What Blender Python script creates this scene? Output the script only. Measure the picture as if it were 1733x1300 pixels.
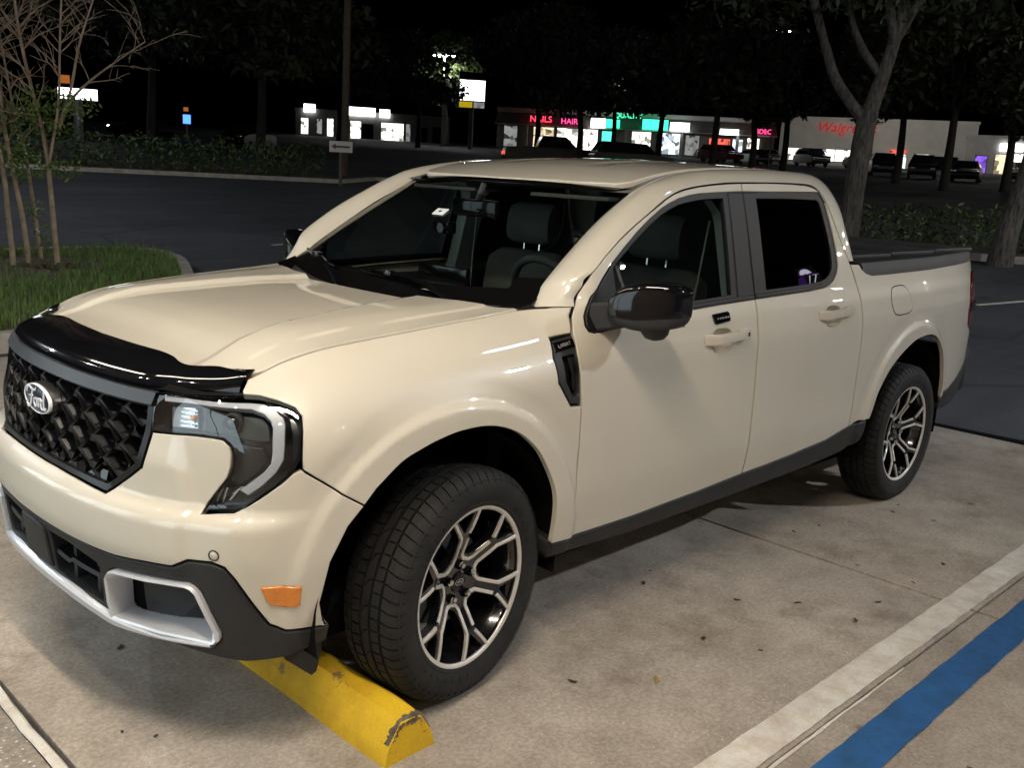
import bpy, bmesh, math, random
import numpy as np
from mathutils import Vector, Matrix
from mathutils.geometry import delaunay_2d_cdt

for o in list(bpy.data.objects): bpy.data.objects.remove(o, do_unlink=True)
SC = bpy.context.scene
COL = SC.collection
RAD = math.radians
rng = random.Random(7)
nrg = np.random.default_rng(7)

# ------------------------------------------------------------------ camera
CAM_LOC = (-1.8697, -2.8595, 1.5912)
CAM_YAW, CAM_PITCH, CAM_ROLL, CAM_F = 0.795772, -0.216133, 0.054082, 1641.82
cam_d = bpy.data.cameras.new('camera'); cam = bpy.data.objects.new('camera', cam_d); COL.objects.link(cam)
_f = Vector((math.sin(CAM_YAW)*math.cos(CAM_PITCH), math.cos(CAM_YAW)*math.cos(CAM_PITCH), math.sin(CAM_PITCH)))
_r = Vector((math.cos(CAM_YAW), -math.sin(CAM_YAW), 0)); _u = _r.cross(_f)
_r2 = _r*math.cos(CAM_ROLL)+_u*math.sin(CAM_ROLL); _u2 = _u*math.cos(CAM_ROLL)-_r*math.sin(CAM_ROLL)
_m = Matrix((_r2, _u2, -_f)).transposed().to_4x4(); _m.translation = Vector(CAM_LOC); cam.matrix_world = _m
cam_d.sensor_fit = 'HORIZONTAL'; cam_d.sensor_width = 36.0; cam_d.lens = CAM_F/1733*36.0
cam_d.clip_start = 0.05; cam_d.clip_end = 2000
SC.camera = cam

# ------------------------------------------------------------------ night sky, added faint moon, exposure
world = bpy.data.worlds.new('World'); SC.world = world; world.use_nodes = True
_nt = world.node_tree; _bg = _nt.nodes['Background']
_sky = _nt.nodes.new('ShaderNodeTexSky'); _sky.sky_type = 'NISHITA'; _sky.sun_disc = False
FILL_EL, SKY_AZ = RAD(48), RAD(205)
_sky.sun_elevation = RAD(-4.5); _sky.sun_rotation = SKY_AZ
_nt.links.new(_sky.outputs[0], _bg.inputs[0]); _bg.inputs[1].default_value = 0.12
fill_sun_d = bpy.data.lights.new('faint_fill_sun', 'SUN'); fill_sun_d.energy = 0.035; fill_sun_d.angle = RAD(3); fill_sun_d.color = (.72, .82, 1)  # weak sun lamp added as a stand-in for night glow
fill_sun = bpy.data.objects.new('faint_fill_sun', fill_sun_d); COL.objects.link(fill_sun)
fill_sun.rotation_euler = (RAD(90)-FILL_EL, 0, RAD(70))
SC.view_settings.view_transform = 'Standard'; SC.view_settings.look = 'None'
SC.view_settings.exposure = 0.06; SC.view_settings.gamma = 1.0; SC.view_settings.use_curve_mapping = False
SC.render.engine = 'CYCLES'
cy = SC.cycles
cy.use_denoising = True
try: cy.denoiser = 'OPENIMAGEDENOISE'
except Exception: pass
cy.max_bounces = 8; cy.transparent_max_bounces = 12; cy.sample_clamp_indirect = 4.0; cy.sample_clamp_direct = 0
cy.caustics_reflective = False; cy.caustics_refractive = False
cy.use_light_tree = True

# ------------------------------------------------------------------ materials
def lin(c):
    return tuple(((v/255)/12.92 if v/255 <= .04045 else ((v/255+.055)/1.055)**2.4) for v in c)
class NB:
    def __init__(s, name):
        s.m = bpy.data.materials.new(name); s.m.use_nodes = True; s.t = s.m.node_tree
        s.p = s.t.nodes['Principled BSDF']; s.out = s.t.nodes['Material Output']
    def n(s, typ, **kw):
        nd = s.t.nodes.new('ShaderNode'+typ)
        for k, v in kw.items():
            if k.startswith('i_'):
                nd.inputs[k[2:].replace('_', ' ')].default_value = v
            else: setattr(nd, k, v)
        return nd
    def l(s, a, b): s.t.links.new(a, b)
    def coord(s, scale=(1, 1, 1)):
        tc = s.n('TexCoord'); mp = s.n('Mapping'); mp.inputs['Scale'].default_value = scale
        s.l(tc.outputs['Object'], mp.inputs[0]); return mp.outputs[0]
    def noise(s, vec, scale, detail=4, rough=.6):
        nd = s.n('TexNoise'); nd.inputs['Scale'].default_value = scale; nd.inputs['Detail'].default_value = detail
        nd.inputs['Roughness'].default_value = rough; s.l(vec, nd.inputs['Vector']); return nd.outputs[0]
    def ramp(s, fac, stops):
        nd = s.n('ValToRGB'); e = nd.color_ramp.elements
        while len(e) > len(stops): e.remove(e[-1])
        while len(e) < len(stops): e.new(1)
        for k, (p, c) in enumerate(stops):
            e[k].position = p; e[k].color = c if len(c) == 4 else (*c, 1)
        s.l(fac, nd.inputs[0]); return nd.outputs[0]
    def mix(s, fac, a, b, mode='MIX'):
        nd = s.n('MixRGB'); nd.blend_type = mode
        for k, v in ((0, fac), (1, a), (2, b)):
            if hasattr(v, 'links'): s.l(v, nd.inputs[k])
            elif k == 0: nd.inputs[0].default_value = v
            else: nd.inputs[k].default_value = (*v, 1) if len(v) == 3 else v
        return nd.outputs[0]
    def bump(s, h, strength=.3, dist=.01):
        nd = s.n('Bump'); nd.inputs['Strength'].default_value = strength; nd.inputs['Distance'].default_value = dist
        s.l(h, nd.inputs['Height']); s.l(nd.outputs[0], s.p.inputs['Normal'])
    def set(s, **kw):
        for k, v in kw.items():
            k = k.replace('_', ' ')
            if hasattr(v, 'links'): s.l(v, s.p.inputs[k])
            elif isinstance(v, tuple) and len(v) == 3: s.p.inputs[k].default_value = (*v, 1)
            else: s.p.inputs[k].default_value = v
        return s
def simple(name, col, rough=.5, metal=0., var=.12, vscale=6, coat=0., spec=.5, bump=0, bscale=200, **kw):
    b = NB(name); v = b.coord(); nz = b.noise(v, vscale)
    c0 = tuple(max(0, c*(1-var)) for c in col); c1 = tuple(min(1, c*(1+var)) for c in col)
    b.set(Base_Color=b.ramp(nz, [(.3, c0), (.7, c1)]), Roughness=rough, Metallic=metal)
    b.p.inputs['Coat Weight'].default_value = coat; b.p.inputs['Coat Roughness'].default_value = .03
    b.p.inputs['Specular IOR Level'].default_value = spec
    if bump: b.bump(b.noise(v, bscale, 2), bump, .003)
    b.set(**kw); return b.m
def emit(name, col, strength, var=0., vscale=3):
    b = NB(name); e = b.n('Emission'); e.inputs[1].default_value = strength
    if var:
        vo = b.n('TexVoronoi', distance='CHEBYCHEV'); vo.inputs['Scale'].default_value = vscale; b.l(b.coord(), vo.inputs['Vector'])
        b.l(b.mix(var, b.ramp(vo.outputs['Color'], [(.25, tuple(c*.06 for c in col)), (.5, tuple(c*.7 for c in col)), (.8, col)]), col) if False else b.ramp(vo.outputs['Color'], [(.22, tuple(c*(1-var) for c in col)), (.45, tuple(c*.75 for c in col)), (.8, col)]), e.inputs[0])
    else: e.inputs[0].default_value = (*col, 1)
    b.l(e.outputs[0], b.out.inputs[0]); return b.m
def glass(name, tint, refl=1.0, rough=.0, ior=1.5):
    b = NB(name); tr = b.n('BsdfTransparent'); tr.inputs[0].default_value = (*tint, 1)
    gl = b.n('BsdfGlossy'); gl.inputs['Roughness'].default_value = rough; gl.inputs[0].default_value = (refl, refl, refl, 1)
    # Schlick reflectance that is the same from both sides of a thin pane
    lw = b.n('LayerWeight'); lw.inputs[0].default_value = .5; pw = b.n('Math', operation='POWER'); pw.inputs[1].default_value = 5.0; b.l(lw.outputs['Facing'], pw.inputs[0])
    f0 = 2*((ior-1)/(ior+1))**2; mr = b.n('MapRange'); mr.inputs['To Min'].default_value = f0; mr.inputs['To Max'].default_value = 1.0; b.l(pw.outputs[0], mr.inputs['Value']); mx = b.n('MixShader')
    b.l(mr.outputs[0], mx.inputs[0]); b.l(tr.outputs[0], mx.inputs[1]); b.l(gl.outputs[0], mx.inputs[2]); b.l(mx.outputs[0], b.out.inputs[0])
    return b.m

M = {}
def make_materials():
    # car paint: sand coloured solid coat with clear lacquer and light dust
    b = NB('sand_paint'); v = b.coord(); nz = b.noise(v, 3, 3); fine = b.noise(v, 900, 2)
    c = b.ramp(nz, [(.3, (.55, .503, .412)), (.7, (.575, .528, .436))])
    b.set(Base_Color=c, Roughness=.42); b.p.inputs['Coat Weight'].default_value = 1.0; b.p.inputs['Coat Roughness'].default_value = .012
    M['paint'] = b.m
    M['gloss_black'] = simple('gloss_black_plastic', (.004, .004, .005), .07, var=.2, spec=.45)
    M['trim'] = simple('textured_black_plastic', (.022, .022, .023), .55, var=.2, bump=.25, bscale=500, spec=.35)
    M['grille'] = simple('satin_black_grille', (.007, .007, .008), .36, var=.2, spec=.4)
    M['grille_top'] = simple('dark_grey_grille_frame', (.030, .032, .036), .36, var=.15)
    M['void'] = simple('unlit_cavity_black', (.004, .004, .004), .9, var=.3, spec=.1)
    M['silver'] = simple('silver_painted_plastic', (.62, .63, .66), .33, metal=.35, var=.05, coat=.3)
    M['chrome'] = simple('bright_chrome', (.8, .8, .82), .08, metal=1, var=.04)
    M['alloy'] = simple('machined_alloy', (.66, .63, .58), .38, metal=.45, var=.08, vscale=20, spec=.6)
    M['rim_black'] = simple('gloss_black_alloy', (.006, .006, .007), .16, coat=.8, var=.2)
    M['brake'] = simple('cast_brake_metal', (.09, .09, .09), .5, metal=.6, var=.3, vscale=30)
    b = NB('tyre_rubber'); v = b.coord(); nz = b.noise(v, 14, 5); f2 = b.noise(v, 160, 3)
    b.set(Base_Color=b.ramp(nz, [(.35, (.010, .010, .010)), (.7, (.021, .020, .019))]), Roughness=.72); b.p.inputs['Specular IOR Level'].default_value = .3
    b.bump(f2, .35, .002); M['tyre'] = b.m
    M['windscreen'] = glass('windscreen_glass', (.66, .72, .70), ior=1.62)
    M['door_glass'] = glass('door_glass', (.52, .58, .56), ior=1.62)
    M['privacy'] = glass('privacy_glass', (.02, .022, .022))
    M['lens'] = glass('clear_lamp_lens', (.93, .95, .95), ior=1.45)
    M['drl'] = simple('frosted_light_guide', (.40, .40, .44), .3, var=.04, coat=.5)
    M['reflector'] = simple('lamp_reflector', (.45, .46, .48), .15, metal=.9, var=.15, vscale=60)
    M['lamp_black'] = simple('lamp_bezel_black', (.012, .013, .015), .3, var=.2, coat=.4)
    M['amber'] = simple('amber_lens', (.62, .19, .015), .15, var=.18, vscale=40, coat=1)
    M['red_lens'] = simple('red_tail_lens', (.13, .004, .006), .1, var=.2, vscale=30, coat=1)
    M['badge_blue'] = simple('badge_dark_blue', (.006, .009, .030), .25, var=.1, spec=.3)
    M['white'] = simple('badge_white', (.75, .76, .78), .3, var=.04)
    M['mark_grey'] = simple('grey_lettering', (.30, .30, .30), .4, var=.1)
    M['trim_dark'] = simple('satin_black_window_trim', (.006, .006, .007), .42, var=.2, spec=.22)
    M['seat'] = simple('grey_seat_fabric', (.105, .100, .090), .85, var=.2, bump=.3, bscale=300)
    M['seat_dark'] = simple('dark_seat_trim', (.022, .024, .026), .8, var=.2)
    M['dash'] = simple('dark_dashboard', (.022, .028, .028), .55, var=.2, bump=.2, bscale=300)
    M['trim_light'] = simple('pale_cabin_trim', (.30, .33, .31), .75, var=.1)
    M['frit'] = simple('black_glass_border', (.004, .004, .004), .12, var=.1, spec=.6)
    M['ford_grey'] = simple('dark_grey_print', (.06, .06, .065), .3, var=.1)
    # concrete
    b = NB('parking_concrete'); v = b.coord(); big = b.noise(v, .9, 5, .65); mid = b.noise(v, 5, 5, .7); fine = b.noise(v, 70, 3, .7)
    c = b.ramp(big, [(.30, (.30, .258, .210)), (.5, (.425, .370, .308)), (.72, (.54, .475, .40))])
    c = b.mix(b.ramp(mid, [(.30, (.72, .70, .68)), (.62, (1.05, 1.04, 1.03))]), (0, 0, 0), c, 'MIX') if False else b.mix(.55, c, b.ramp(mid, [(.33, (.62, .59, .56)), (.60, (1, 1, 1))]), 'MULTIPLY')
    c = b.mix(.45, c, b.ramp(fine, [(.38, (.42, .40, .38)), (.62, (1.0, 1.0, 1.0))]), 'MULTIPLY')
    vo = b.n('TexVoronoi'); vo.inputs['Scale'].default_value = 75; b.l(v, vo.inputs['Vector'])
    patch = b.noise(v, 1.7, 3); chip = b.ramp(vo.outputs['Distance'], [(.10, (1, 1, 1)), (.22, (0, 0, 0))])
    sel = b.ramp(vo.outputs['Color'], [(.62, (0, 0, 0)), (.68, (1, 1, 1))])
    fac = b.mix(1, b.mix(1, chip, sel, 'MULTIPLY'), b.ramp(patch, [(.38, (.25, .25, .25)), (.58, (1, 1, 1))]), 'MULTIPLY')
    c = b.mix(fac, c, (.62, .575, .50))
    st = b.noise(v, 2.3, 6, .75); c = b.mix(b.ramp(st, [(.52, (0, 0, 0)), (.70, (.70, .70, .70))]), c, (.15, .112, .085))
    vo2 = b.n('TexVoronoi'); vo2.inputs['Scale'].default_value = 3.1; vo2.inputs['Randomness'].default_value = 1; 
    wv = b.mix(.06, v, b.n('TexNoise', i_Scale=9.0).outputs[1]); b.l(wv, vo2.inputs['Vector'])
    drip = b.mix(1, b.ramp(vo2.outputs['Distance'], [(.035, (.7, .7, .7)), (.075, (0, 0, 0))]), b.ramp(vo2.outputs['Color'], [(.5, (0, 0, 0)), (.55, (1, 1, 1))]), 'MULTIPLY')
    c = b.mix(drip, c, (.075, .06, .05))
    b.set(Base_Color=c, Roughness=.82); b.p.inputs['Specular IOR Level'].default_value = .3
    b.bump(b.mix(.5, fine, mid), .35, .004); M['concrete'] = b.m
    # exposed aggregate walk
    b = NB('exposed_aggregate'); v = b.coord(); vo = b.n('TexVoronoi'); vo.inputs['Scale'].default_value = 70; b.l(v, vo.inputs['Vector'])
    pt = b.noise(v, 3, 4); fine = b.noise(v, 60, 3)
    c = b.ramp(fine, [(.3, (.18, .155, .125)), (.7, (.33, .29, .24))])
    sel = b.mix(1, b.ramp(vo.outputs['Color'], [(.45, (0, 0, 0)), (.5, (1, 1, 1))]), b.ramp(vo.outputs['Distance'], [(.25, (1, 1, 1)), (.34, (0, 0, 0))]), 'MULTIPLY')
    sel = b.mix(1, sel, b.ramp(pt, [(.42, (.05, .05, .05)), (.55, (1, 1, 1))]), 'MULTIPLY')
    b.set(Base_Color=b.mix(sel, c, (.62, .58, .5)), Roughness=.8); b.bump(vo.outputs['Distance'], .4, .004); M['aggregate'] = b.m
    # asphalt
    b = NB('lot_asphalt'); v = b.coord(); big = b.noise(v, .25, 5, .6); sp = b.noise(v, 90, 3, .8); lo = b.noise(b.coord((.35, 2.2, 1)), .8, 4)
    c = b.ramp(big, [(.3, (.062, .064, .071)), (.7, (.125, .127, .136))])
    c = b.mix(.5, c, b.ramp(lo, [(.35, (.40, .40, .41)), (.65, (1, 1, 1))]), 'MULTIPLY')
    c = b.mix(.55, c, b.ramp(sp, [(.4, (.45, .45, .46)), (.7, (1, 1, 1))]), 'MULTIPLY')
    wv = b.mix(.12, v, b.n('TexNoise', i_Scale=1.2).outputs[1]); ce = b.n('TexVoronoi', feature='DISTANCE_TO_EDGE'); ce.inputs['Scale'].default_value = .22; b.l(wv, ce.inputs['Vector'])
    c = b.mix(b.ramp(ce.outputs['Distance'], [(.002, (.5, .5, .5)), (.006, (0, 0, 0))]), c, (.012, .012, .013))
    pc = b.n('TexVoronoi', distance='CHEBYCHEV'); pc.inputs['Scale'].default_value = .13; b.l(v, pc.inputs['Vector']); c = b.mix(.55, c, b.ramp(pc.outputs['Color'], [(.2, (.45, .45, .46)), (.75, (1.15, 1.15, 1.15))]), 'MULTIPLY')
    oil = b.noise(v, .7, 5, .7); c = b.mix(b.ramp(oil, [(.58, (0, 0, 0)), (.70, (.6, .6, .6))]), c, (.018, .018, .020))
    b.set(Base_Color=c, Roughness=.85); b.p.inputs['Specular IOR Level'].default_value = .25
    b.bump(sp, .5, .006); M['asphalt'] = b.m
    def worn(name, col, under, amt, sc=26):
        b = NB(name); v = b.coord(); nz = b.noise(v, sc, 6, .75); bg = b.noise(v, 3, 4); fi = b.noise(v, 120, 3)
        c = b.ramp(bg, [(.3, tuple(x*.80 for x in col)), (.7, col)])
        c = b.mix(.3, c, b.ramp(fi, [(.3, (.6, .6, .6)), (.7, (1, 1, 1))]), 'MULTIPLY')
        dt = b.noise(v, sc*.35, 5, .7); c = b.mix(.6, c, b.ramp(dt, [(.36, tuple(.55+.12*k for k in (1, 0, -1))), (.58, (1, 1, 1))]), 'MULTIPLY')
        b.set(Base_Color=b.mix(b.ramp(nz, [(amt, (0, 0, 0)), (amt+.05, (1, 1, 1))]), c, under), Roughness=.75); b.bump(fi, .3, .003); return b.m
    M['white_paint'] = worn('worn_white_paint', (.74, .70, .63), (.24, .205, .165), .66)
    M['blue_paint'] = worn('blue_marking_paint', (.014, .105, .30), (.10, .12, .15), .70)
    M['yellow_paint'] = worn('chipped_yellow_paint', (.80, .50, .012), (.24, .17, .06), .60, 11)
    M['concrete_raw'] = simple('broken_concrete', (.10, .085, .065), .9, var=.5, vscale=40, bump=.6, bscale=90)
    M['kerb'] = simple('kerb_concrete', (.32, .285, .235), .85, var=.3, vscale=5, bump=.4, bscale=70)
    M['grass'] = simple('grass_blades', (.11, .175, .034), .6, var=.5, vscale=9)
    M['soil'] = simple('island_soil', (.07, .055, .03), .95, var=.5, vscale=8, bump=.8, bscale=60)
    M['mulch'] = simple('brown_leaf_litter', (.16, .09, .05), .9, var=.5, vscale=25)
    M['bark_pale'] = simple('pale_smooth_bark', (.34, .25, .165), .8, var=.35, vscale=7, bump=.5, bscale=60)
    M['twig'] = simple('bare_twig', (.36, .265, .18), .85, var=.3, vscale=9)
    b = NB('grey_oak_bark'); v = b.coord((7, 7, 1.3)); n1 = b.noise(v, 3.2, 6, .7); n2 = b.noise(b.coord(), 1.3, 3)
    b.set(Base_Color=b.mix(.5, b.ramp(n1, [(.36, (.028, .024, .020)), (.6, (.150, .130, .108))]), b.ramp(n2, [(.35, (.55, .55, .55)), (.65, (1, 1, 1))]), 'MULTIPLY'), Roughness=.92); b.bump(n1, 1.0, .03); M['bark'] = b.m
    M['bark_silhouette'] = simple('silhouette_bark', (.030, .026, .022), .95, var=.4, vscale=12)  # far trunks: silhouette darkness put into the bark colour
    M['leaf'] = simple('green_leaf', (.055, .085, .022), .55, var=.45, vscale=5)
    M['leaf_lit'] = simple('bright_green_leaf', (.10, .16, .025), .5, var=.4, vscale=5)
    M['leaf_dark'] = simple('dark_oak_leaf', (.030, .042, .018), .6, var=.4, vscale=3)
    M['dead_leaf'] = simple('dry_brown_leaf', (.05, .036, .026), .9, var=.5, vscale=30)
    M['yellow_leaf'] = simple('dry_yellow_leaf', (.30, .21, .06), .9, var=.4, vscale=30)
    M['metal_pole'] = simple('galvanised_pole', (.25, .25, .25), .5, metal=.5, var=.2)
    M['wood_pole'] = simple('weathered_timber', (.12, .095, .07), .9, var=.4, vscale=15)
    M['wall_white'] = simple('store_wall_render', (.62, .60, .55), .85, var=.1, vscale=.8)
    M['wall_grey'] = simple('store_wall_grey', (.33, .32, .30), .85, var=.15, vscale=.8)
    M['roof_dark'] = simple('mansard_shingle', (.13, .115, .10), .9, var=.3, vscale=3)
    M['car_dark'] = simple('dark_car_paint', (.006, .006, .007), .3, var=.2)
    M['car_red'] = simple('dark_red_car_paint', (.10, .008, .008), .25, coat=1, var=.2)
    M['car_silver'] = simple('silver_car_paint', (.35, .35, .36), .3, metal=.5, coat=1, var=.1)
    M['car_glass'] = simple('dark_car_glass', (.01, .011, .012), .08, var=.1, spec=.8)
    M['brown_wall'] = simple('restaurant_stucco', (.30, .23, .17), .9, var=.2, vscale=2, bump=.4, bscale=60)
    M['canopy'] = simple('dark_metal_canopy', (.05, .045, .045), .5, metal=.5, var=.2)
make_materials()

# ------------------------------------------------------------------ mesh helpers
def link(o, parent=None):
    COL.objects.link(o)
    if parent is not None: o.parent = parent
    return o
def mesh(name, V, Fc, mat, parent=None, smooth=True, N=None, loc=None, autosmooth=None):
    me = bpy.data.meshes.new(name); me.from_pydata([tuple(map(float, v)) for v in V], [], [tuple(int(i) for i in f) for f in Fc]); me.update()
    mats = mat if isinstance(mat, (list, tuple)) else [mat]
    for m in mats: me.materials.append(M[m] if isinstance(m, str) else m)
    if smooth:
        me.polygons.foreach_set('use_smooth', [True]*len(me.polygons))
        if N is not None: me.normals_split_custom_set_from_vertices([tuple(n) for n in N])
        elif autosmooth is not None:
            try: me.set_sharp_from_angle(angle=RAD(autosmooth))
            except Exception: pass
    o = bpy.data.objects.new(name, me)
    if loc is not None: o.location = loc
    return link(o, parent)
def empty(name, loc=(0, 0, 0), rz=0):
    o = bpy.data.objects.new(name, None); o.location = loc; o.rotation_euler = (0, 0, rz); o.empty_display_size = .2
    return link(o)
def tag(o, label=None, cat=None, group=None, kind=None):
    if label: o['label'] = label
    if cat: o['category'] = cat
    if group: o['group'] = group
    if kind: o['kind'] = kind
    return o
def copy_tree(o, parent=None):
    c = o.copy(); COL.objects.link(c); c.parent = parent
    for ch in list(o.children): copy_tree(ch, c)
    return c
class MB:
    """collects shapes into one mesh"""
    def __init__(s): s.v = []; s.f = []; s.mi = []
    def add(s, V, Fc, mi=0):
        b = len(s.v); s.v += [tuple(map(float, v)) for v in V]; s.f += [tuple(i+b for i in f) for f in Fc]; s.mi += [mi]*len(Fc); return s
    def box(s, lo, hi, mi=0, bev=0, M4=None):
        bm = bmesh.new(); bmesh.ops.create_cube(bm, size=1)
        for v in bm.verts:
            v.co = Vector([(lo[k]+hi[k])/2+v.co[k]*(hi[k]-lo[k]) for k in range(3)])
        if bev: bmesh.ops.bevel(bm, geom=bm.edges[:], offset=bev, segments=2, affect='EDGES', profile=.6)
        if M4 is not None: bm.transform(M4)
        bm.verts.index_update()
        s.add([v.co for v in bm.verts], [[v.index for v in f.verts] for f in bm.faces], mi); bm.free(); return s
    def tube(s, pts, rad, seg=8, mi=0, caps=True):
        pts = [Vector(p) for p in pts]; n = len(pts)
        if not hasattr(rad, '__len__'): rad = [rad]*n
        V = []; prev = None
        for i, p in enumerate(pts):
            t = (pts[min(i+1, n-1)]-pts[max(i-1, 0)]).normalized()
            if prev is None:
                a = t.orthogonal().normalized()
            else:
                a = prev-t*prev.dot(t)
                a = a.normalized() if a.length > 1e-6 else t.orthogonal().normalized()
            prev = a; b = t.cross(a)
            for k in range(seg):
                an = 2*math.pi*k/seg; V.append(p+(a*math.cos(an)+b*math.sin(an))*rad[i])
        Fc = [(i*seg+k, i*seg+(k+1) % seg, (i+1)*seg+(k+1) % seg, (i+1)*seg+k) for i in range(n-1) for k in range(seg)]
        if caps: Fc += [tuple(range(seg))[::-1], tuple((n-1)*seg+k for k in range(seg))]
        return s.add(V, Fc, mi)
    def lathe(s, prof, seg=32, axis='y', mi=0, c=(0, 0, 0), closed=False):
        # prof: list of (r, h) revolved about an axis
        V = []; n = len(prof)
        for k in range(seg):
            a = 2*math.pi*k/seg; ca, sa = math.cos(a), math.sin(a)
            for r, h in prof:
                q = {'y': (r*ca, h, r*sa), 'z': (r*ca, r*sa, h), 'x': (h, r*ca, r*sa)}[axis]
                V.append((q[0]+c[0], q[1]+c[1], q[2]+c[2]))
        m = n if closed else n-1
        Fc = [(k*n+i, k*n+(i+1) % n, ((k+1) % seg)*n+(i+1) % n, ((k+1) % seg)*n+i) for k in range(seg) for i in range(m)]
        return s.add(V, Fc, mi)
    def prism(s, poly, h0, h1, plane='xz', mi=0):
        # extrude a 2-D polygon; plane gives the axes of the polygon, the third axis runs h0..h1
        n = len(poly)
        def P(p, h): return {'xz': (p[0], h, p[1]), 'xy': (p[0], p[1], h), 'yz': (h, p[0], p[1])}[plane]
        V = [P(p, h0) for p in poly]+[P(p, h1) for p in poly]
        Fc = [tuple(range(n)), tuple(range(2*n-1, n-1, -1))]+[(i, n+i, n+(i+1) % n, (i+1) % n) for i in range(n)]
        return s.add(V, Fc, mi)
    def build(s, name, mat, parent=None, smooth=False, auto=35, loc=None):
        o = mesh(name, s.v, s.f, mat, parent, smooth=True, autosmooth=(auto if not smooth else 180), loc=loc)
        if max(s.mi+[0]) > 0: o.data.polygons.foreach_set('material_index', s.mi)
        bm = bmesh.new(); bm.from_mesh(o.data); bmesh.ops.recalc_face_normals(bm, faces=bm.faces[:]); bm.to_mesh(o.data); bm.free()
        return o

def chaikin(poly, n=2, closed=True):
    """corner cutting; a vertex given twice in a row stays sharp"""
    P = [np.array(p, float) for p in poly]
    for _ in range(n):
        Q = []; L = len(P)
        for i in range(L if closed else L-1):
            a, b = P[i], P[(i+1) % L]
            if np.allclose(a, b): Q += [a, b]
            else: Q += [a*.75+b*.25, a*.25+b*.75]
        # keep doubled vertices
        if not closed: Q = [P[0]]+Q+[P[-1]]
        R = []
        for i, q in enumerate(Q): R.append(q)
        # restore sharp points
        S = []; k = 0
        for i in range(L if closed else L-1):
            a, b = P[i], P[(i+1) % L]; q0, q1 = (Q[2*i], Q[2*i+1]) if closed else (Q[1+2*i], Q[2+2*i])
            if np.allclose(a, b): S += [a, b]
            else:
                pa = P[(i-1) % L]; nb = P[(i+2) % L]
                S.append(a if np.allclose(pa, a) else q0); S.append(b if np.allclose(nb, b) else q1)
        P = S if closed else [P[0]]+S+[P[-1]]
    out = [P[0]]
    for p in P[1:]:
        if not np.allclose(p, out[-1], atol=1e-6): out.append(p)
    if closed and np.allclose(out[0], out[-1], atol=1e-6): out.pop()
    return [tuple(p) for p in out]
def crom(pts, n=8):
    """Catmull-Rom through 3-D points"""
    P = np.array(pts, float); P = np.vstack([2*P[0]-P[1], P, 2*P[-1]-P[-2]]); out = []
    for i in range(1, len(P)-2):
        for k in range(n):
            t = k/n; out.append(.5*((2*P[i])+(-P[i-1]+P[i+1])*t+(2*P[i-1]-5*P[i]+4*P[i+1]-P[i+2])*t*t+(-P[i-1]+3*P[i]-3*P[i+1]+P[i+2])*t**3))
    out.append(P[-2]); return np.array(out)
def resample(poly, ds, closed=True):
    out = []; L = len(poly)
    for i in range(L if closed else L-1):
        a = np.array(poly[i], float); b = np.array(poly[(i+1) % L], float); n = max(1, int(np.ceil(np.linalg.norm(b-a)/ds)))
        for k in range(n): out.append(a+(b-a)*k/n)
    if not closed: out.append(np.array(poly[-1], float))
    return np.array(out)
def inpoly(P, poly):
    x, y = P[:, 0], P[:, 1]; ins = np.zeros(len(P), bool); j = len(poly)-1
    for i in range(len(poly)):
        xi, yi = poly[i]; xj, yj = poly[j]
        c = ((yi > y) != (yj > y)); ins ^= c & (x < (xj-xi)*(y-yi)/((yj-yi) if yj != yi else 1e-12)+xi); j = i
    return ins
def edge_dist(P, poly):
    d = np.full(len(P), 9.); A = np.asarray(poly); B = np.roll(A, -1, 0)
    for a, b in zip(A, B):
        ab = b-a; t = np.clip(((P-a)@ab)/max(ab@ab, 1e-12), 0, 1); d = np.minimum(d, np.linalg.norm(P-(a+t[:, None]*ab), axis=1))
    return d
def offset_loop(L, d):
    A = np.asarray(L); p = np.roll(A, 1, 0); q = np.roll(A, -1, 0)
    area = .5*np.sum(A[:, 0]*q[:, 1]-q[:, 0]*A[:, 1]); s = 1 if area > 0 else -1
    e1 = A-p; e2 = q-A
    n1 = np.stack([-e1[:, 1], e1[:, 0]], 1)/np.maximum(np.linalg.norm(e1, axis=1), 1e-9)[:, None]
    n2 = np.stack([-e2[:, 1], e2[:, 0]], 1)/np.maximum(np.linalg.norm(e2, axis=1), 1e-9)[:, None]
    m = n1+n2; ln = np.linalg.norm(m, axis=1); m = m/np.maximum(ln, 1e-6)[:, None]; k = 1/np.clip((m*n1).sum(1), .45, 1)
    return A+s*d*m*k[:, None]
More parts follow.
